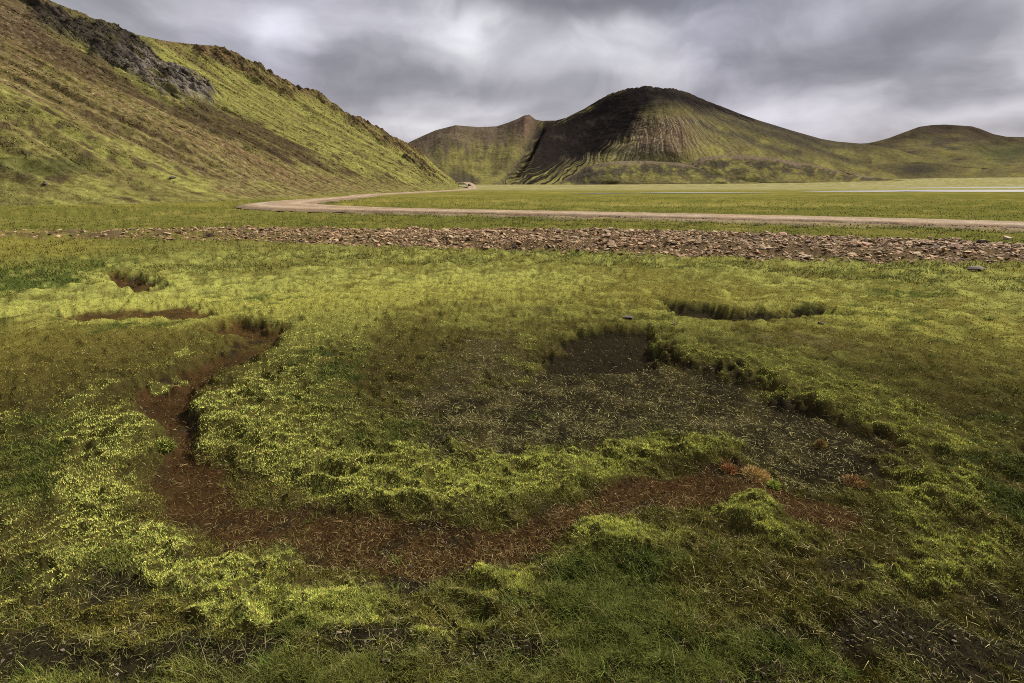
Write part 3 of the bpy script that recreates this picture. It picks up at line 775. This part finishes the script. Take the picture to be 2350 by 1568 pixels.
# ------------------------------------------------------------------ mossy tussocks
def tussock(px, py, rad, hgt, seed, label, cols, nb=1600):
    x0, y0 = ground_pt(px, py); z0 = height_at(x0, y0)
    rg = np.random.default_rng(seed)
    th = np.linspace(0, 2 * np.pi, 28)[:-1]; ph = np.linspace(0, np.pi / 2, 9)
    T, Pq = np.meshgrid(th, ph, indexing='ij')
    rr_ = rad * (1 + .22 * perlin(np.cos(T) * 1.7 + seed, np.sin(T) * 1.7 + Pq * 1.5, seed))
    v = np.stack([rr_ * np.cos(T) * np.cos(Pq), rr_ * np.sin(T) * np.cos(Pq), hgt * np.sin(Pq) * (1 + .15 * perlin(np.cos(T) * 2, np.sin(T) * 2, seed + 4)) - .02], -1)
    nt_, npp = v.shape[:2]
    i = np.arange(nt_)[:, None]; j = np.arange(npp - 1)[None]
    f = np.stack([i * npp + j, ((i + 1) % nt_) * npp + j, ((i + 1) % nt_) * npp + j + 1, i * npp + j + 1], -1).reshape(-1, 4)
    root = bpy.data.objects.new("tussock", None); COL.objects.link(root); root.location = (x0, y0, z0); tag(root, label, "tussock", "small tussocks in the foreground")
    a = rg.random(nb) * 2 * np.pi; e = np.arcsin(rg.random(nb))
    cb = np.array(cols[0]) ; cd = np.array(cols[1])
    mesh_obj("mound", v.reshape(-1, 3), f, MAT_MOSS, root, colors=np.repeat(cd[None] * .6, nt_ * npp, 0))
    p = np.stack([rad * np.cos(a) * np.cos(e), rad * np.sin(a) * np.cos(e), hgt * np.sin(e) - .012], -1) * .97
    nrm = np.stack([np.cos(a) * np.cos(e), np.sin(a) * np.cos(e), np.sin(e)], -1) + rg.normal(0, .6, (nb, 3))
    nrm /= np.linalg.norm(nrm, axis=1, keepdims=True)
    sd_ = np.cross(nrm, rg.normal(0, 1, (nb, 3))); sd_ /= np.linalg.norm(sd_, axis=1, keepdims=True)
    ll = (.014 + .028 * rg.random(nb))[:, None] * (rad / .07) ** .5; ww_ = .0022 * (1 + .3 * max(0, y0 - 2))
    tv = np.empty((nb, 3, 3)); tv[:, 0] = p - sd_ * ww_; tv[:, 1] = p + sd_ * ww_; tv[:, 2] = p + nrm * ll
    t = rg.random(nb)[:, None]; c = (cb * t + cd * (1 - t)) * np.exp(rg.normal(.15, .5, nb))[:, None]
    mesh_obj("foliage", tv.reshape(-1, 3), np.arange(nb * 3).reshape(-1, 3), MAT_MOSS, root, colors=np.repeat(c, 3, 0), smooth=False)
Yc, Rc, Bc = (.33, .33, .07), (.27, .16, .07), (.10, .05, .02)
tussock(1885, 1012, .030, .055, 3, "small round brown tussock standing alone on bare dark ground at right", [(.26, .21, .07), (.13, .07, .03)], 900)
tussock(1735, 1078, .075, .055, 4, "yellow and pinkish tussock at the inner edge of the brown channel", [(.34, .28, .09), (.28, .17, .09)], 1800)
tussock(1778, 1100, .032, .035, 5, "small bright green tussock touching the lower right of the pinkish one", [(.30, .33, .07), (.2, .22, .05)], 900)
tussock(1672, 1070, .040, .030, 6, "orange rust coloured tussock left of the pinkish one", [Rc, (.2, .09, .03)], 900)
tussock(375, 1012, .045, .05, 7, "dark sided green tussock on the left bank of the brown channel", [(.22, .24, .05), (.10, .11, .03)], 1000)
tussock(1965, 1092, .05, .03, 8, "pale orange tussock between bare ground and green moss at right", [(.30, .20, .08), (.18, .11, .05)], 900)

# ------------------------------------------------------------------ left hillside
def pl(x, pts):
    xs = [p[0] for p in pts]; ys = [p[1] for p in pts]
    # smooth monotone-ish interpolation
    return np.interp(x, xs, ys)
CREST = [(115, 0, 110), (240, 52, 119), (300, 75, 125), (380, 93, 133), (440, 100, 138), (500, 105, 143), (530, 115, 146), (560, 133, 150), (640, 180, 158), (685, 203, 162), (720, 206, 166), (745, 222, 169), (770, 243, 172), (800, 262, 175), (835, 275, 180), (870, 294, 185), (905, 314, 191), (940, 331, 198), (970, 350, 205), (1000, 380, 215), (1030, 402, 224), (1054, 421, 235)]
cr = [(y,) + at_depth(px, py, y) for px, py, y in CREST]
cy_ = [-90, -40, 0, 40, 70, 92] + [c[0] for c in cr] + [242]
cx_ = [-125, -125, -122, -118, -112, -104] + [c[1] for c in cr] + [-26.]
cz_ = [50, 52, 56, 54, 48, 42.5] + [c[3] for c in cr] + [-.6]
def hill():
    ny, ns = 1150, 520
    # columns spaced evenly over the picture where seen
    ys = np.concatenate([np.linspace(-90, 20, 60)[:-1], np.linspace(20, 242, ny - 59)])
    s_ = np.concatenate([np.linspace(-1.0, 0, 60)[:-1], np.linspace(0, 1.06, ns - 59)])   # 0 crest .. 1 foot
    Yg, S = np.meshgrid(ys, s_, indexing='ij')
    xc = pl(Yg, list(zip(cy_, cx_))); zc = pl(Yg, list(zip(cy_, cz_))); xf = pl(Yg, FOOT)
    span = xf - xc
    # front profile: steeper under the crest, straight scree, flattening foot
    t = 1 - S
    prof = np.where(S >= 0, .12 * t ** 3 + .80 * t + .08 * t * t - .0, 0)
    prof = np.where(S > 1, (1 - S) * .3, prof)
    back = 1 + S * 1.1 * (.4 - S)      # S negative
    Z = np.where(S >= 0, zc * prof, zc * np.clip(1 + S * .55 - .25 * S * S, -.2, 1))
    foot_soft = sstep(1.0, .80, S)
    X = np.where(S >= 0, xc + span * S, xc + S * 60)
    # height over the plain eases in at the foot
    Z = Z * (.55 + .45 * foot_soft)
    amp = np.clip(zc / 40, .05, 1.1) * sstep(1.02, .80, S)
    crestm = np.exp(-(S / .035) ** 2)
    px0, py0 = project(X, Yg, Z)
    # fall-line gullies and ribs: run along x
    wob = fbm(X * .03, Yg * .03, 701, 3) * 6
    g1 = fbm(X * .012, (Yg + wob) * .16, 703, 4); g2 = fbm(X * .035, (Yg + wob) * .55, 705, 4)
    Z = Z + (g1 * 2.3 + g2 * .55) * amp * (1 - crestm) * sstep(0, .08, S)
    Z = Z + (fbm(X * .5, Yg * .5, 707, 4) * .26 + fbm(X * 1.4, Yg * 1.7, 708, 3) * .10) * sstep(1.03, .9, S) * sstep(0, .02, np.abs(S))
    # crags: polygons in the picture of the slope, kept as relief on the slope itself
    rockA = [(60,5),(150,30),(240,60),(330,95),(370,140),(430,160),(470,190),(500,215),(480,232),(420,222),(380,225),(300,175),(215,150),(200,110),(120,80),(60,50)]
    rockB = [(450,110),(520,105),(570,140),(640,182),(700,215),(690,222),(620,190),(560,165),(500,158),(460,140)]
    rockC = [(720,212),(790,262),(870,298),(940,335),(1000,390),(1000,405),(940,362),(880,330),(800,290),(760,255),(720,225)]
    nx_ = fbm(X * .10, Yg * .10, 711, 5) * 46; ny_ = fbm(X * .10 + 40, Yg * .10, 713, 5) * 30
    def pm(poly, soft): return sstep(soft, -soft, sdf_poly(px0 + nx_, py0 + ny_, poly)) * (S > -.02)
    mA = pm(rockA, 12); mB = pm(rockB, 8); mC = pm(rockC, 6)
    rockm = np.clip(mA + mB * .9 + mC * .9, 0, 1) * (S < .95)
    rn = ridged(X * .16 + Yg * .05, Yg * .35, 715, 5); rn2 = ridged((py0 - .50 * px0 + nx_ * .35) * .085, px0 * .012, 717, 4)
    Z = Z + rockm * ((rn - .5) * 2.4 + (rn2 - .5) * 1.6 + .3) * sstep(0, .03, np.abs(S) + .012) * sstep(240, 200, Yg)
    cn = (ridged(Yg * .30, X * .1, 721, 4) - .55) * 1.5 + (perlin(Yg * 1.1, X * .3, 722)) * .5
    Z = Z + crestm * cn * sstep(140, 150, Yg) * sstep(240, 215, Yg)
    # ---- cover
    st1 = fbm(X * .018, (Yg + wob) * .30, 731, 4); st2 = fbm(X * .035, (Yg + wob) * 1.5, 733, 4); sp = fbm(X * .8, Yg * .8, 735, 4); sp2 = fbm(X * .18, Yg * .25, 737, 4)
    YG = np.array((.165, .160, .044)); OG = np.array((.110, .096, .034)); BRn = np.array((.100, .064, .034)); DB = np.array((.045, .032, .019)); DG = np.array((.070, .075, .024)); RK = np.array((.100, .086, .072)); RD = np.array((.032, .027, .021))
    c = mix(np.broadcast_to(YG, X.shape + (3,)), OG, sstep(-.25, .35, st1 + .4 * sp2))
    c = mix(c, DG, sstep(.15, .5, st2 + .3 * sp) * .55)
    flk = sstep(.02, .36, sp + .45 * sp2) * sstep(.25, .7, S)
    c = mix(c, DB, flk * .85)
    scree = [(-60,-10),(60,20),(130,100),(260,190),(420,275),(560,330),(700,385),(850,418),(960,436),(700,450),(560,457),(500,430),(510,405),(430,378),(330,335),(220,285),(100,230),(0,180),(-60,150)]
    gul = [(395,225),(480,235),(540,262),(620,292),(690,335),(760,372),(850,400),(900,415),(760,392),(660,360),(560,320),(470,285),(410,255)]
    gul2 = [(60,60),(200,135),(330,205),(420,260),(560,320),(700,372),(560,335),(430,285),(300,222),(180,165),(60,100)]
    mS = pm(scree, 16); mG = pm(gul, 10); mG2 = pm(gul2, 9)
    c = mix(c, mix(np.broadcast_to(BRn, X.shape + (3,)), OG * 1.05, sstep(-.05, .45, st2)), mS * (.32 + .62 * sstep(-.3, .25, -st1 + .5 * st2)))
    c = mix(c, DB, np.clip(mG * .9 + mG2 * .85, 0, 1) * sstep(-.5, .25, st2 + .2))
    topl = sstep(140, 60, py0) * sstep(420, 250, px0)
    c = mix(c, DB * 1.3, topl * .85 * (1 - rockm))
    ptch = [(-40,330),(60,345),(170,350),(230,372),(160,385),(40,375),(-40,372)]
    c = mix(c, DG * .8, pm(ptch, 10) * .7)
    crd = np.exp(-(np.clip(S, 0, 1) / (.05 + .09 * sstep(140, 190, Yg))) ** 2) * (S > -.2)
    c = mix(c, mix(np.broadcast_to(BRn * 1.05, X.shape + (3,)), DB, sstep(-.2, .3, sp)), np.clip(crd * 1.0 * sstep(-.6, -.1, sp2 + .25) * sstep(122, 140, Yg), 0, 1) * .85)
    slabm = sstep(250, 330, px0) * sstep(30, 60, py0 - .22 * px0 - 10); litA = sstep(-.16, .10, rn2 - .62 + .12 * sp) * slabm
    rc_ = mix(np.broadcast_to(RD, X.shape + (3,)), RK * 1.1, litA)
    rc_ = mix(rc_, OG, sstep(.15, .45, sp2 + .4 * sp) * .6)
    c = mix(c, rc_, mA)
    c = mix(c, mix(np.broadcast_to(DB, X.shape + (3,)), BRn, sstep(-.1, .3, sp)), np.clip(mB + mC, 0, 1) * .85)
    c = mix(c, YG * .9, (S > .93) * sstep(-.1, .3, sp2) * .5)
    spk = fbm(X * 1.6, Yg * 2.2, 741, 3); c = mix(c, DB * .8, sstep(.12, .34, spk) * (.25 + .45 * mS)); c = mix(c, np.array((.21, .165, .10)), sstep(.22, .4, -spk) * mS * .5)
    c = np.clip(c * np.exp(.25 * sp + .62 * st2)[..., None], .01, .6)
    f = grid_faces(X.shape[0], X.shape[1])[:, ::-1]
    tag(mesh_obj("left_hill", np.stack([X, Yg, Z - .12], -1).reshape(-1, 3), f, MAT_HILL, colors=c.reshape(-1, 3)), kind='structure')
    return X, Yg, Z - .12, c
HX, HY, HZ, HC = hill()

def hill_cover():
    """moss clumps and scree stones lying on the slope, each a small pointed chip"""
    n = 300000
    # even over the picture: weight each grid cell by its picture area
    px, py = project(HX, HY, HZ)
    ax_ = (px[1:, :-1] - px[:-1, :-1]) * (py[:-1, 1:] - py[:-1, :-1]) - (py[1:, :-1] - py[:-1, :-1]) * (px[:-1, 1:] - px[:-1, :-1])
    vis = (px[:-1, :-1] > -60) & (px[:-1, :-1] < 1100) & (py[:-1, :-1] > -40) & (py[:-1, :-1] < 480) & (HY[:-1, :-1] > 25)
    wgt = np.where(vis, np.clip(np.abs(ax_), 0, 60), 0).ravel(); cdf = np.cumsum(wgt); cdf /= cdf[-1]
    k = np.searchsorted(cdf, rng.random(n)); i, j = np.unravel_index(k, ax_.shape)
    u = rng.random(n); v = rng.random(n)
    def bil(T):
        if T.ndim == 3: uu, vv = u[:, None], v[:, None]
        else: uu, vv = u, v
        return (T[i, j] * (1 - vv) + T[i, j + 1] * vv) * (1 - uu) + (T[i + 1, j] * (1 - vv) + T[i + 1, j + 1] * vv) * uu
    x, y, z, c = bil(HX), bil(HY), bil(HZ), bil(HC)
    keep = rng.random(n) < sstep(-.3, .5, fbm(x * .25, y * 1.1, 761, 4)) * .9
    x, y, z, c = x[keep], y[keep], z[keep], c[keep]; n = len(x)
    d = np.hypot(x, y)
    green = c[:, 1] > .92 * c[:, 0]
    c = c * np.exp(rng.normal(.10, .38, n))[:, None]
    sz = d / 512 * np.exp(rng.normal(0, .35, n)) * .42
    up, side, _ = frame_dirs(n, np.abs(rng.normal(0, .5, n)))
    fw = np.cross(up, side)
    b = np.stack([x, y, z - .03], -1)
    V = np.empty((n, 4, 3))
    V[:, 0] = b - side * (sz * .9)[:, None]; V[:, 1] = b + side * (sz * .9)[:, None]
    V[:, 2] = b + fw * (sz * .9)[:, None]; V[:, 1, 0] += sz * .9; V[:, 1, 2] -= sz * .4; V[:, 3] = b + up * (sz * np.where(green, .7, .8))[:, None]
    q = np.array([[0, 1, 3], [1, 2, 3], [2, 0, 3]])[None] + (np.arange(n) * 4)[:, None, None]
    o = mesh_obj("hillside_moss", V.reshape(-1, 3), q.reshape(-1, 3), MAT_MOSS, colors=np.repeat(np.clip(c, .008, .6), 4, 0), smooth=False)
    tag(o, "moss clumps and loose brown scree covering the slope of the left hill", "moss", kind='stuff')
hill_cover()

# ------------------------------------------------------------------ mountains across the plain
def sheet(name, crest, foot, nx, nv, profile, relief, colour, dx_back=120, mat=None, vback=.35):
    """crest: (px,py,depth); foot: (px,py,depth). Columns run from foot to crest and down the far side."""
    cpx = [c[0] for c in crest]
    u = np.linspace(cpx[0], cpx[-1], nx); v = np.concatenate([np.linspace(-.03, 1, nv), np.linspace(1, 1 + vback, max(8, nv // 8))[1:]])
    U, V = np.meshgrid(u, v, indexing='ij')
    Cpy = np.interp(U, cpx, [c[1] for c in crest]); Cd = np.interp(U, cpx, [c[2] for c in crest])
    fpx = [c[0] for c in foot]; Fd = np.interp(U, fpx, [c[2] for c in foot])
    c, s = cos(PITCH), sin(PITCH)
    b = (784 - Cpy) / F; a = (U - 1175) / F
    dy = c + b * s; dz = -s + b * c
    cxx = a / dy * Cd; cz = CAM_H + dz / dy * Cd
    # foot directly on the plain, same picture column
    bf = (784 - 424.0) / F; dyf = c + bf * s
    fx = a / dyf * Fd; fz = relief_far(fx, Fd) - .3
    vv = np.clip(V, -.03, 1)
    X = fx + (cxx - fx) * vv; Y = Fd + (Cd - Fd) * vv
    Z = fz + (cz - fz) * np.where(vv > 0, profile(U, np.clip(vv, 0, 1)), vv)
    over = np.clip(V - 1, 0, None)
    Y = Y + over * dx_back * 3; Z = Z - (cz - fz) * (over / vback) ** 1.5 * .95
    X = X * (1 + over * .2)
    px, py = project(X, Y, Z)
    dZ, dY = relief(U, V, X, Y, Z, px, py)
    Z = Z + dZ; Y = Y + dY
    px, py = project(X, Y, Z)
    col = colour(U, V, X, Y, Z, px, py)
    f = grid_faces(U.shape[0], U.shape[1])
    o = mesh_obj(name, np.stack([X, Y, Z], -1).reshape(-1, 3), f, mat or MAT_MTN, colors=np.clip(col, .01, .6).reshape(-1, 3))
    return tag(o, kind='structure')
mYG = np.array((.150, .136, .045)); mOG = np.array((.092, .080, .034)); mBR = np.array((.085, .065, .045)); mDK = np.array((.012, .0098, .0095)); mD2 = np.array((.040, .034, .027)); mPL = np.array((.23, .205, .115)); mRB = np.array((.105, .066, .048))

APX, APY = 1500, 215
def fan(px, py):
    """angle about the summit, opening out downhill, so ribs fan out from the top"""
    return np.arctan2(px - APX - (py - APY) * .06, np.maximum(py - APY + 40, 5))
def prof_main(U, v):
    k = np.exp(-((U - 1490) / 330.) ** 2)
    return (1 - k) * v ** 1.12 + k * (.15 * v + .85 * v ** 1.35)
GROOVE = [(1236, 276), (1225, 310), (1205, 350), (1185, 385), (1150, 418)]
def groove_x(py): return np.interp(py, [g[1] for g in GROOVE], [g[0] for g in GROOVE])
def rel_main(U, V, X, Y, Z, px, py):
    low = sstep(.0, .18, V) * sstep(1.0, .93, V)
    th = fan(px, py)
    wob = fbm(px * .008, py * .012, 801, 3) * .10
    g = ridged((th + wob) * 17, py * .004, 803, 3) ; g2 = ridged((th + wob * .6) * 34, py * .006, 805, 2)
    right = sstep(1160, 1260, px)
    rl = sstep(250, 330, py) * sstep(-.5, .4, fbm(px * .012, py * .012, 804, 3)); dZ = ((g - .6) * 1.4 * (.3 + .7 * rl) + (g2 - .6) * .7 * rl) * low * right
    lg = ridged(px * .022 + wob * 3, py * .004, 807, 3)
    dZ = dZ + (lg - .6) * 1.2 * low * (1 - right)
    dZ = dZ + fbm(X * .03, Y * .03, 809, 5) * 3.0 * low
    gx = groove_x(py)
    dZ = dZ - 13 * np.exp(-((px - gx) / 15.) ** 2) * sstep(.03, .25, V) * sstep(1.02, .85, V)
    # craggy summit
    ct = np.exp(-((V - 1) / .02) ** 2)
    dZ = dZ + ct * (ridged(U * .09, V, 811, 3) - .6) * 1.5 * np.exp(-((U - 1490) / 140.) ** 2) 
    # rib coming forward under the summit
    dY = -46 * np.exp(-((px - 1500 - (py - 250) * .1) / 95.) ** 2) * sstep(.05, .4, V) * sstep(.99, .75, V)
    dY = dY + 26 * np.exp(-((px - (1370 - (py - 300) * .9)) / 60.) ** 2) * sstep(.1, .4, V) * sstep(.99, .8, V)
    return dZ, dY
DARK = [(1226,292),(1245,275),(1292,272),(1340,247),(1400,212),(1440,200),(1480,194),(1530,200),(1620,228),(1720,268),(1650,256),(1590,250),(1545,232),(1500,232),(1470,262),(1455,290),(1428,322),(1390,342),(1340,372),(1290,392),(1250,402),(1180,424),(1150,424),(1190,388),(1210,350)]
def col_main(U, V, X, Y, Z, px, py):
    th = fan(px, py)
    wob = fbm(px * .010, py * .015, 821, 4) * .095
    st = perlin((th + wob) * 95, py * .012, 823) + .35 * perlin((th + wob) * 190, py * .02, 824); st2 = fbm((th + wob) * 26, py * .01, 825, 3); n = fbm(px * .02, py * .03, 827, 5); nf = fbm(px * .12, py * .12, 829, 3)
    right = px > groove_x(py)
    h = sstep(424, 250, py)
    c = mix(np.broadcast_to(mYG, X.shape + (3,)), mOG, sstep(-.3, .4, n + .5 * st2 + .5 * h))
    # dark right crest slope
    crest_d = np.interp(px, [1480, 1620, 1780, 1850, 1990, 2110, 2350], [200, 232, 288, 310, 328, 290, 315])
    crd = (py - crest_d)
    c = mix(c, mD2, np.exp(-(np.clip(crd, 0, 400) / 26.) ** 2) * .8 * sstep(1560, 1640, px))
    # two long dark ribs running down to the right
    for (a0, b0, a1, b1, wd) in ((1590, 252, 1960, 372, 9), (1560, 270, 1800, 352, 8), (1620, 240, 1900, 335, 6)):
        t = np.clip((px - a0) / (a1 - a0), 0, 1); yl = b0 + (b1 - b0) * (t ** 1.05)
        c = mix(c, mD2, np.exp(-((py - yl + n * 8) / (wd + 5 * st2)) ** 2) * (px > a0) * (px < a1 + 40) * .75)
    # brown eroded apron with pale rills under the summit
    apron = sstep(105, 40, np.abs(px - 1512 - (py - 300) * .15)) * sstep(258, 285, py) * sstep(372, 335, py)
    c = mix(c, mRB * .8, apron * (.6 + .35 * sstep(-.2, .3, st2)))
    fanm = np.exp(-((px - 1490) / 150.) ** 2) * sstep(255, 285, py) * sstep(415, 350, py + n * 60)
    c = mix(c, mPL, sstep(.24, .40, st + .3 * n) * fanm * .8)
    c = mix(c, mD2, sstep(.14, .36, -st + .3 * n) * np.clip(fanm * 1.1, 0, 1) * (.35 + .5 * sstep(350, 290, py)))
    c = mix(c, mD2, sstep(.12, .35, -st) * sstep(1700, 1500, px) * .25)
    c = mix(c, mD2, sstep(262, 225, py) * (px > 1440) * .85)
    c = mix(c, mOG * .8, sstep(1880, 2100, px) * .6)
    dm = sdf_poly(px + st2 * 10 + n * 22, py + n * 14, DARK)
    low = sstep(330, 420, py)
    streak = sstep(16 + 10 * low, -14, dm + st * (14 + 40 * low)) 
    c = mix(c, mix(np.broadcast_to(mDK, X.shape + (3,)), mD2, sstep(.15, .8, n + .3 * nf) * .7), np.clip(streak, 0, 1) * .98)
    # left peak
    lf = mix(np.broadcast_to(mYG * .95, X.shape + (3,)), mOG, sstep(-.3, .3, n + .5 * nf))
    vst = perlin(px * .11 + n, py * .012, 831)
    top = np.interp(px, [940, 1045, 1140, 1210, 1240], [325, 288, 290, 264, 276])
    dtop = py - top
    lf = mix(lf, mBR * 1.05, sstep(66, 20, dtop + vst * 40 + n * 30) * .95)
    lf = mix(lf, mRB, np.exp(-((px - 1212) / 26.) ** 2) * sstep(100, 30, dtop) * .7)
    lf = mix(lf, mD2, sstep(.1, .4, vst + n * .5) * .28)
    lf = mix(lf, mD2, sstep(.3, .1, np.abs(V)) * sstep(-.2, .2, n) * .6)
    c = np.where(right[..., None], c, lf)
    c = mix(c, mD2, np.exp(-((px - groove_x(py)) / 9.) ** 2) * .6)
    return c * np.exp(.22 * nf)[..., None]
crest_main = [(700,424,600),(860,380,590),(940,326,580),(970,312,578),(1000,299,575),(1045,287.5,570),(1100,292,572),(1140,290,570),(1165,282,566),(1190,272,562),(1203,265,560),(1216,264,560),(1228,273,566),(1245,277,600),(1275,277,610),(1300,270,615),(1340,250,620),(1370,232,620),(1400,215,618),(1440,203,612),(1462,201,608),(1480,197,606),(1500,199,606),(1520,203,606),(1545,203,608),(1580,213,612),(1620,231,616),(1660,246,620),(1700,262,626),(1740,276,630),(1780,288,634),(1815,299,640),(1850,309,645),(1885,319,650),(1920,325,655),(1990,331,665),(2060,345,670),(2150,370,680),(2350,400,690),(2700,418,700)]
foot_main = [(700,424,420),(1000,424,400),(1180,424,375),(1300,424,365),(1700,424,370),(2000,424,420),(2350,424,520),(2700,424,600)]
sheet("mountain", crest_main, foot_main, 1300, 330, prof_main, rel_main, col_main)

# low mossy spurs in front of the mountain
def rel_sp(U, V, X, Y, Z, px, py):
    low = sstep(0, .15, V) * sstep(1.0, .9, V)
    g = ridged(px * .028 + fbm(px * .01, py * .02, 851, 2), py * .006, 853, 3)
    return (g - .6) * 1.1 * low + fbm(X * .06, Y * .06, 855, 4) * 1.0 * low, (ridged(px * .008, V * .5, 857, 2) - .5) * 9 * low
def col_sp(U, V, X, Y, Z, px, py):
    n = fbm(px * .03, py * .05, 861, 5); vs = fbm(px * .05 + fbm(px * .02, py * .05, 864, 3) * 2, py * .06, 863, 4); nf = fbm(px * .14, py * .14, 865, 3)
    c = mix(np.broadcast_to(mYG * .9, X.shape + (3,)), mOG, sstep(-.3, .2, n))
    c = mix(c, mD2, np.clip(sstep(-.25, .2, vs + n * .5 + .35 * (V - .35)) * sstep(.05, .4, V) * .75, 0, 1))  # darker spur faces: shade below the crest rim put into the colour
    c = mix(c, mBR * 1.45, sstep(.60, .80, V + .10 * n) * .85)
    c = mix(c, mD2, np.exp(-((px - 1345) / 45.) ** 2) * sstep(-.3, .2, n + .2) * .75)
    c = mix(c, mDK, np.exp(-(V / .035) ** 2) * .7)
    return c * np.exp(.3 * nf)[..., None]
sheet("mossy_spur", [(1265,425,372),(1300,412,380),(1325,398,388),(1345,385,392),(1375,376,396),(1410,371,400),(1470,369,402),(1520,371,402),(1560,375,402),(1590,380,402),(1620,388,402),(1680,402,405),(1740,418,410)],
      [(1265,424,352),(1740,424,352)], 420, 90, lambda U, v: np.sin(np.clip(v, 0, 1) * 1.45) / math.sin(1.45), rel_sp, col_sp, dx_back=60)
sheet("mossy_spur", [(1540,424,385),(1575,395,400),(1590,374,408),(1605,364,412),(1640,358,416),(1690,356,418),(1740,359,420),(1790,365,422),(1850,376,426),(1900,388,430),(1950,398,436),(2020,410,440),(2100,420,440)],
      [(1540,424,366),(1800,424,366),(2100,424,400)], 460, 90, lambda U, v: np.sin(np.clip(v, 0, 1) * 1.45) / math.sin(1.45), rel_sp, col_sp, dx_back=60)

# right-hand hill and the lower ground before it
def rel_r(U, V, X, Y, Z, px, py):
    low = sstep(0, .15, V) * sstep(1.0, .93, V)
    return (fbm(X * .012, Y * .012, 871, 5) * 8 + (ridged(px * .012, py * .006, 873, 3) - .6) * 2.5) * low, fbm(px * .008, py * .008, 875, 3) * 12 * low
def col_r(U, V, X, Y, Z, px, py):
    n = fbm(px * .012, py * .05, 881, 5); nf = fbm(px * .07, py * .12, 883, 4); n2 = fbm(px * .02, py * .09, 885, 4)
    c = mix(np.broadcast_to(mOG * 1.15, X.shape + (3,)), mYG * .8, sstep(0, .5, n2))
    c = mix(c, mD2 * 1.1, sstep(-.1, .3, n + .3 * nf) * .8)
    top = np.exp(-((V - 1) / .22) ** 2)
    c = mix(c, mBR * .55, top * .95 * sstep(1900, 2080, px) * sstep(-.5, 0, n + .3))
    c = mix(c, np.array((.05, .055, .025)), np.exp(-((px - 2310) / 70.) ** 2 - ((py - 352) / 18.) ** 2) * .8)
    return c * np.exp(.25 * nf)[..., None]
sheet("right_hill", [(1820,420,820),(1880,352,840),(1930,331,850),(1990,329,860),(2010,325,864),(2040,317,870),(2080,302,876),(2110,291,880),(2140,287,882),(2170,286,884),(2230,290,884),(2250,296,884),(2280,308,884),(2310,314,890),(2350,315,900),(2420,318,910),(2520,322,920),(2700,330,940),(3000,350,960),(3400,400,980)],
      [(1820,424,560),(2100,424,560),(2350,424,580),(3400,424,640)], 620, 190, lambda U, v: .45 * v + .55 * v ** 2.2, rel_r, col_r)
def col_b(U, V, X, Y, Z, px, py):
    n = fbm(px * .02, py * .06, 891, 5); nf = fbm(px * .1, py * .15, 893, 3)
    c = mix(np.broadcast_to(mOG, X.shape + (3,)), mYG * .8, sstep(0, .4, n))
    dkb = np.exp(-((px - 2105) / 62.) ** 2 - ((py - 390) / 15.) ** 2) + .8 * np.exp(-((px - 1900) / 60.) ** 2 - ((py - 393) / 16.) ** 2)
    c = mix(c, mD2 * .9, np.clip(dkb * 1.2, 0, 1) * .9)
    c = mix(c, mD2, sstep(.1, .4, nf - n * .5) * .5)
    return c * np.exp(.25 * nf)[..., None]
sheet("low_hills", [(1780,424,470),(1840,398,490),(1900,384,500),(1960,380,505),(2020,378,510),(2060,374,515),(2110,372,520),(2160,374,520),(2210,382,524),(2260,385,528),(2350,380,532),(2450,376,540),(2700,372,560),(3000,380,580),(3400,410,600)],
      [(1780,424,450),(2100,424,455),(2350,424,460),(3400,424,480)], 520, 90, lambda U, v: v ** 1.1, rel_sp, col_b, dx_back=90)
# far shoulder seen in the gap left of the peak is the mountain itself

# ------------------------------------------------------------------ lone rocks on the hill and by the road
crag = [stone_mesh("rock", 300 + s, 1, .8, .85, 16, (.075, .06, .048)) for s in range(4)]
def rock_at(px, py, y, size, s, label, zs=1.0):
    x, yy, z = at_depth(px, py, y)
    put_rock(crag[s], x, yy, z, size, .5 + s, (.1, .1), label, zs=zs)
rock_at(686, 200, 160.5, 2.2, 0, "dark rounded boulder perched on the crest of the left hill", .9)
def hill_hit(px, py):
    qx, qy = project(HX, HY, HZ); d = (qx - px) ** 2 + (qy - py) ** 2 + 1e5 * (HY < 5)
    i = np.unravel_index(np.argmin(d), d.shape); return HX[i], HY[i], HZ[i]
for (px, py, size, s, lab) in ((878, 418, 1.0, 1, "small dark boulder at the foot of the left hill above the far road"),
                               (103, 423, .7, 2, "small brown boulder low on the left hill near the left frame edge"),
                               (395, 408, .8, 3, "dark boulder in the moss low on the left hill, above the bend of the road"),
                               (372, 383, .9, 0, "flat dark boulder halfway up the lower moss slope of the left hill"),
                               (868, 432, .6, 2, "tiny dark rock beside the far road below the hill foot boulder")):
    x, y, z = hill_hit(px, py); put_rock(crag[s], x, y, z, size, s * 1.3, (.1, .2), lab, zs=.7)
x, y, z = at_depth(1077, 425.5, 190.)
put_rock(crag[1], x, y, z, 1.3, .3, (0, 0), "dark rock beside the road at the end of the left hill")
# small crags along the mountain's summit ridge
for k, (px, py, s) in enumerate(((1408, 212, 4), (1425, 207, 3.5), (1452, 202, 4), (1478, 197, 5), (1608, 226, 3.5), (1214, 264, 5))):
    x, y, z = at_depth(px, py + 1.5, 611 if px > 1300 else 562)
    where = ["leftmost crag on the left shoulder of the central peak", "second crag from left on the left shoulder of the central peak", "low dark crag just left of the central summit", "dark crag forming the very top of the central peak", "small dark crag on the right shoulder of the central peak", "rounded crag on top of the small left peak"][k]
    put_rock(crag[k % 4], x, y, z - 1.0, s, k, (.1, .1), where)
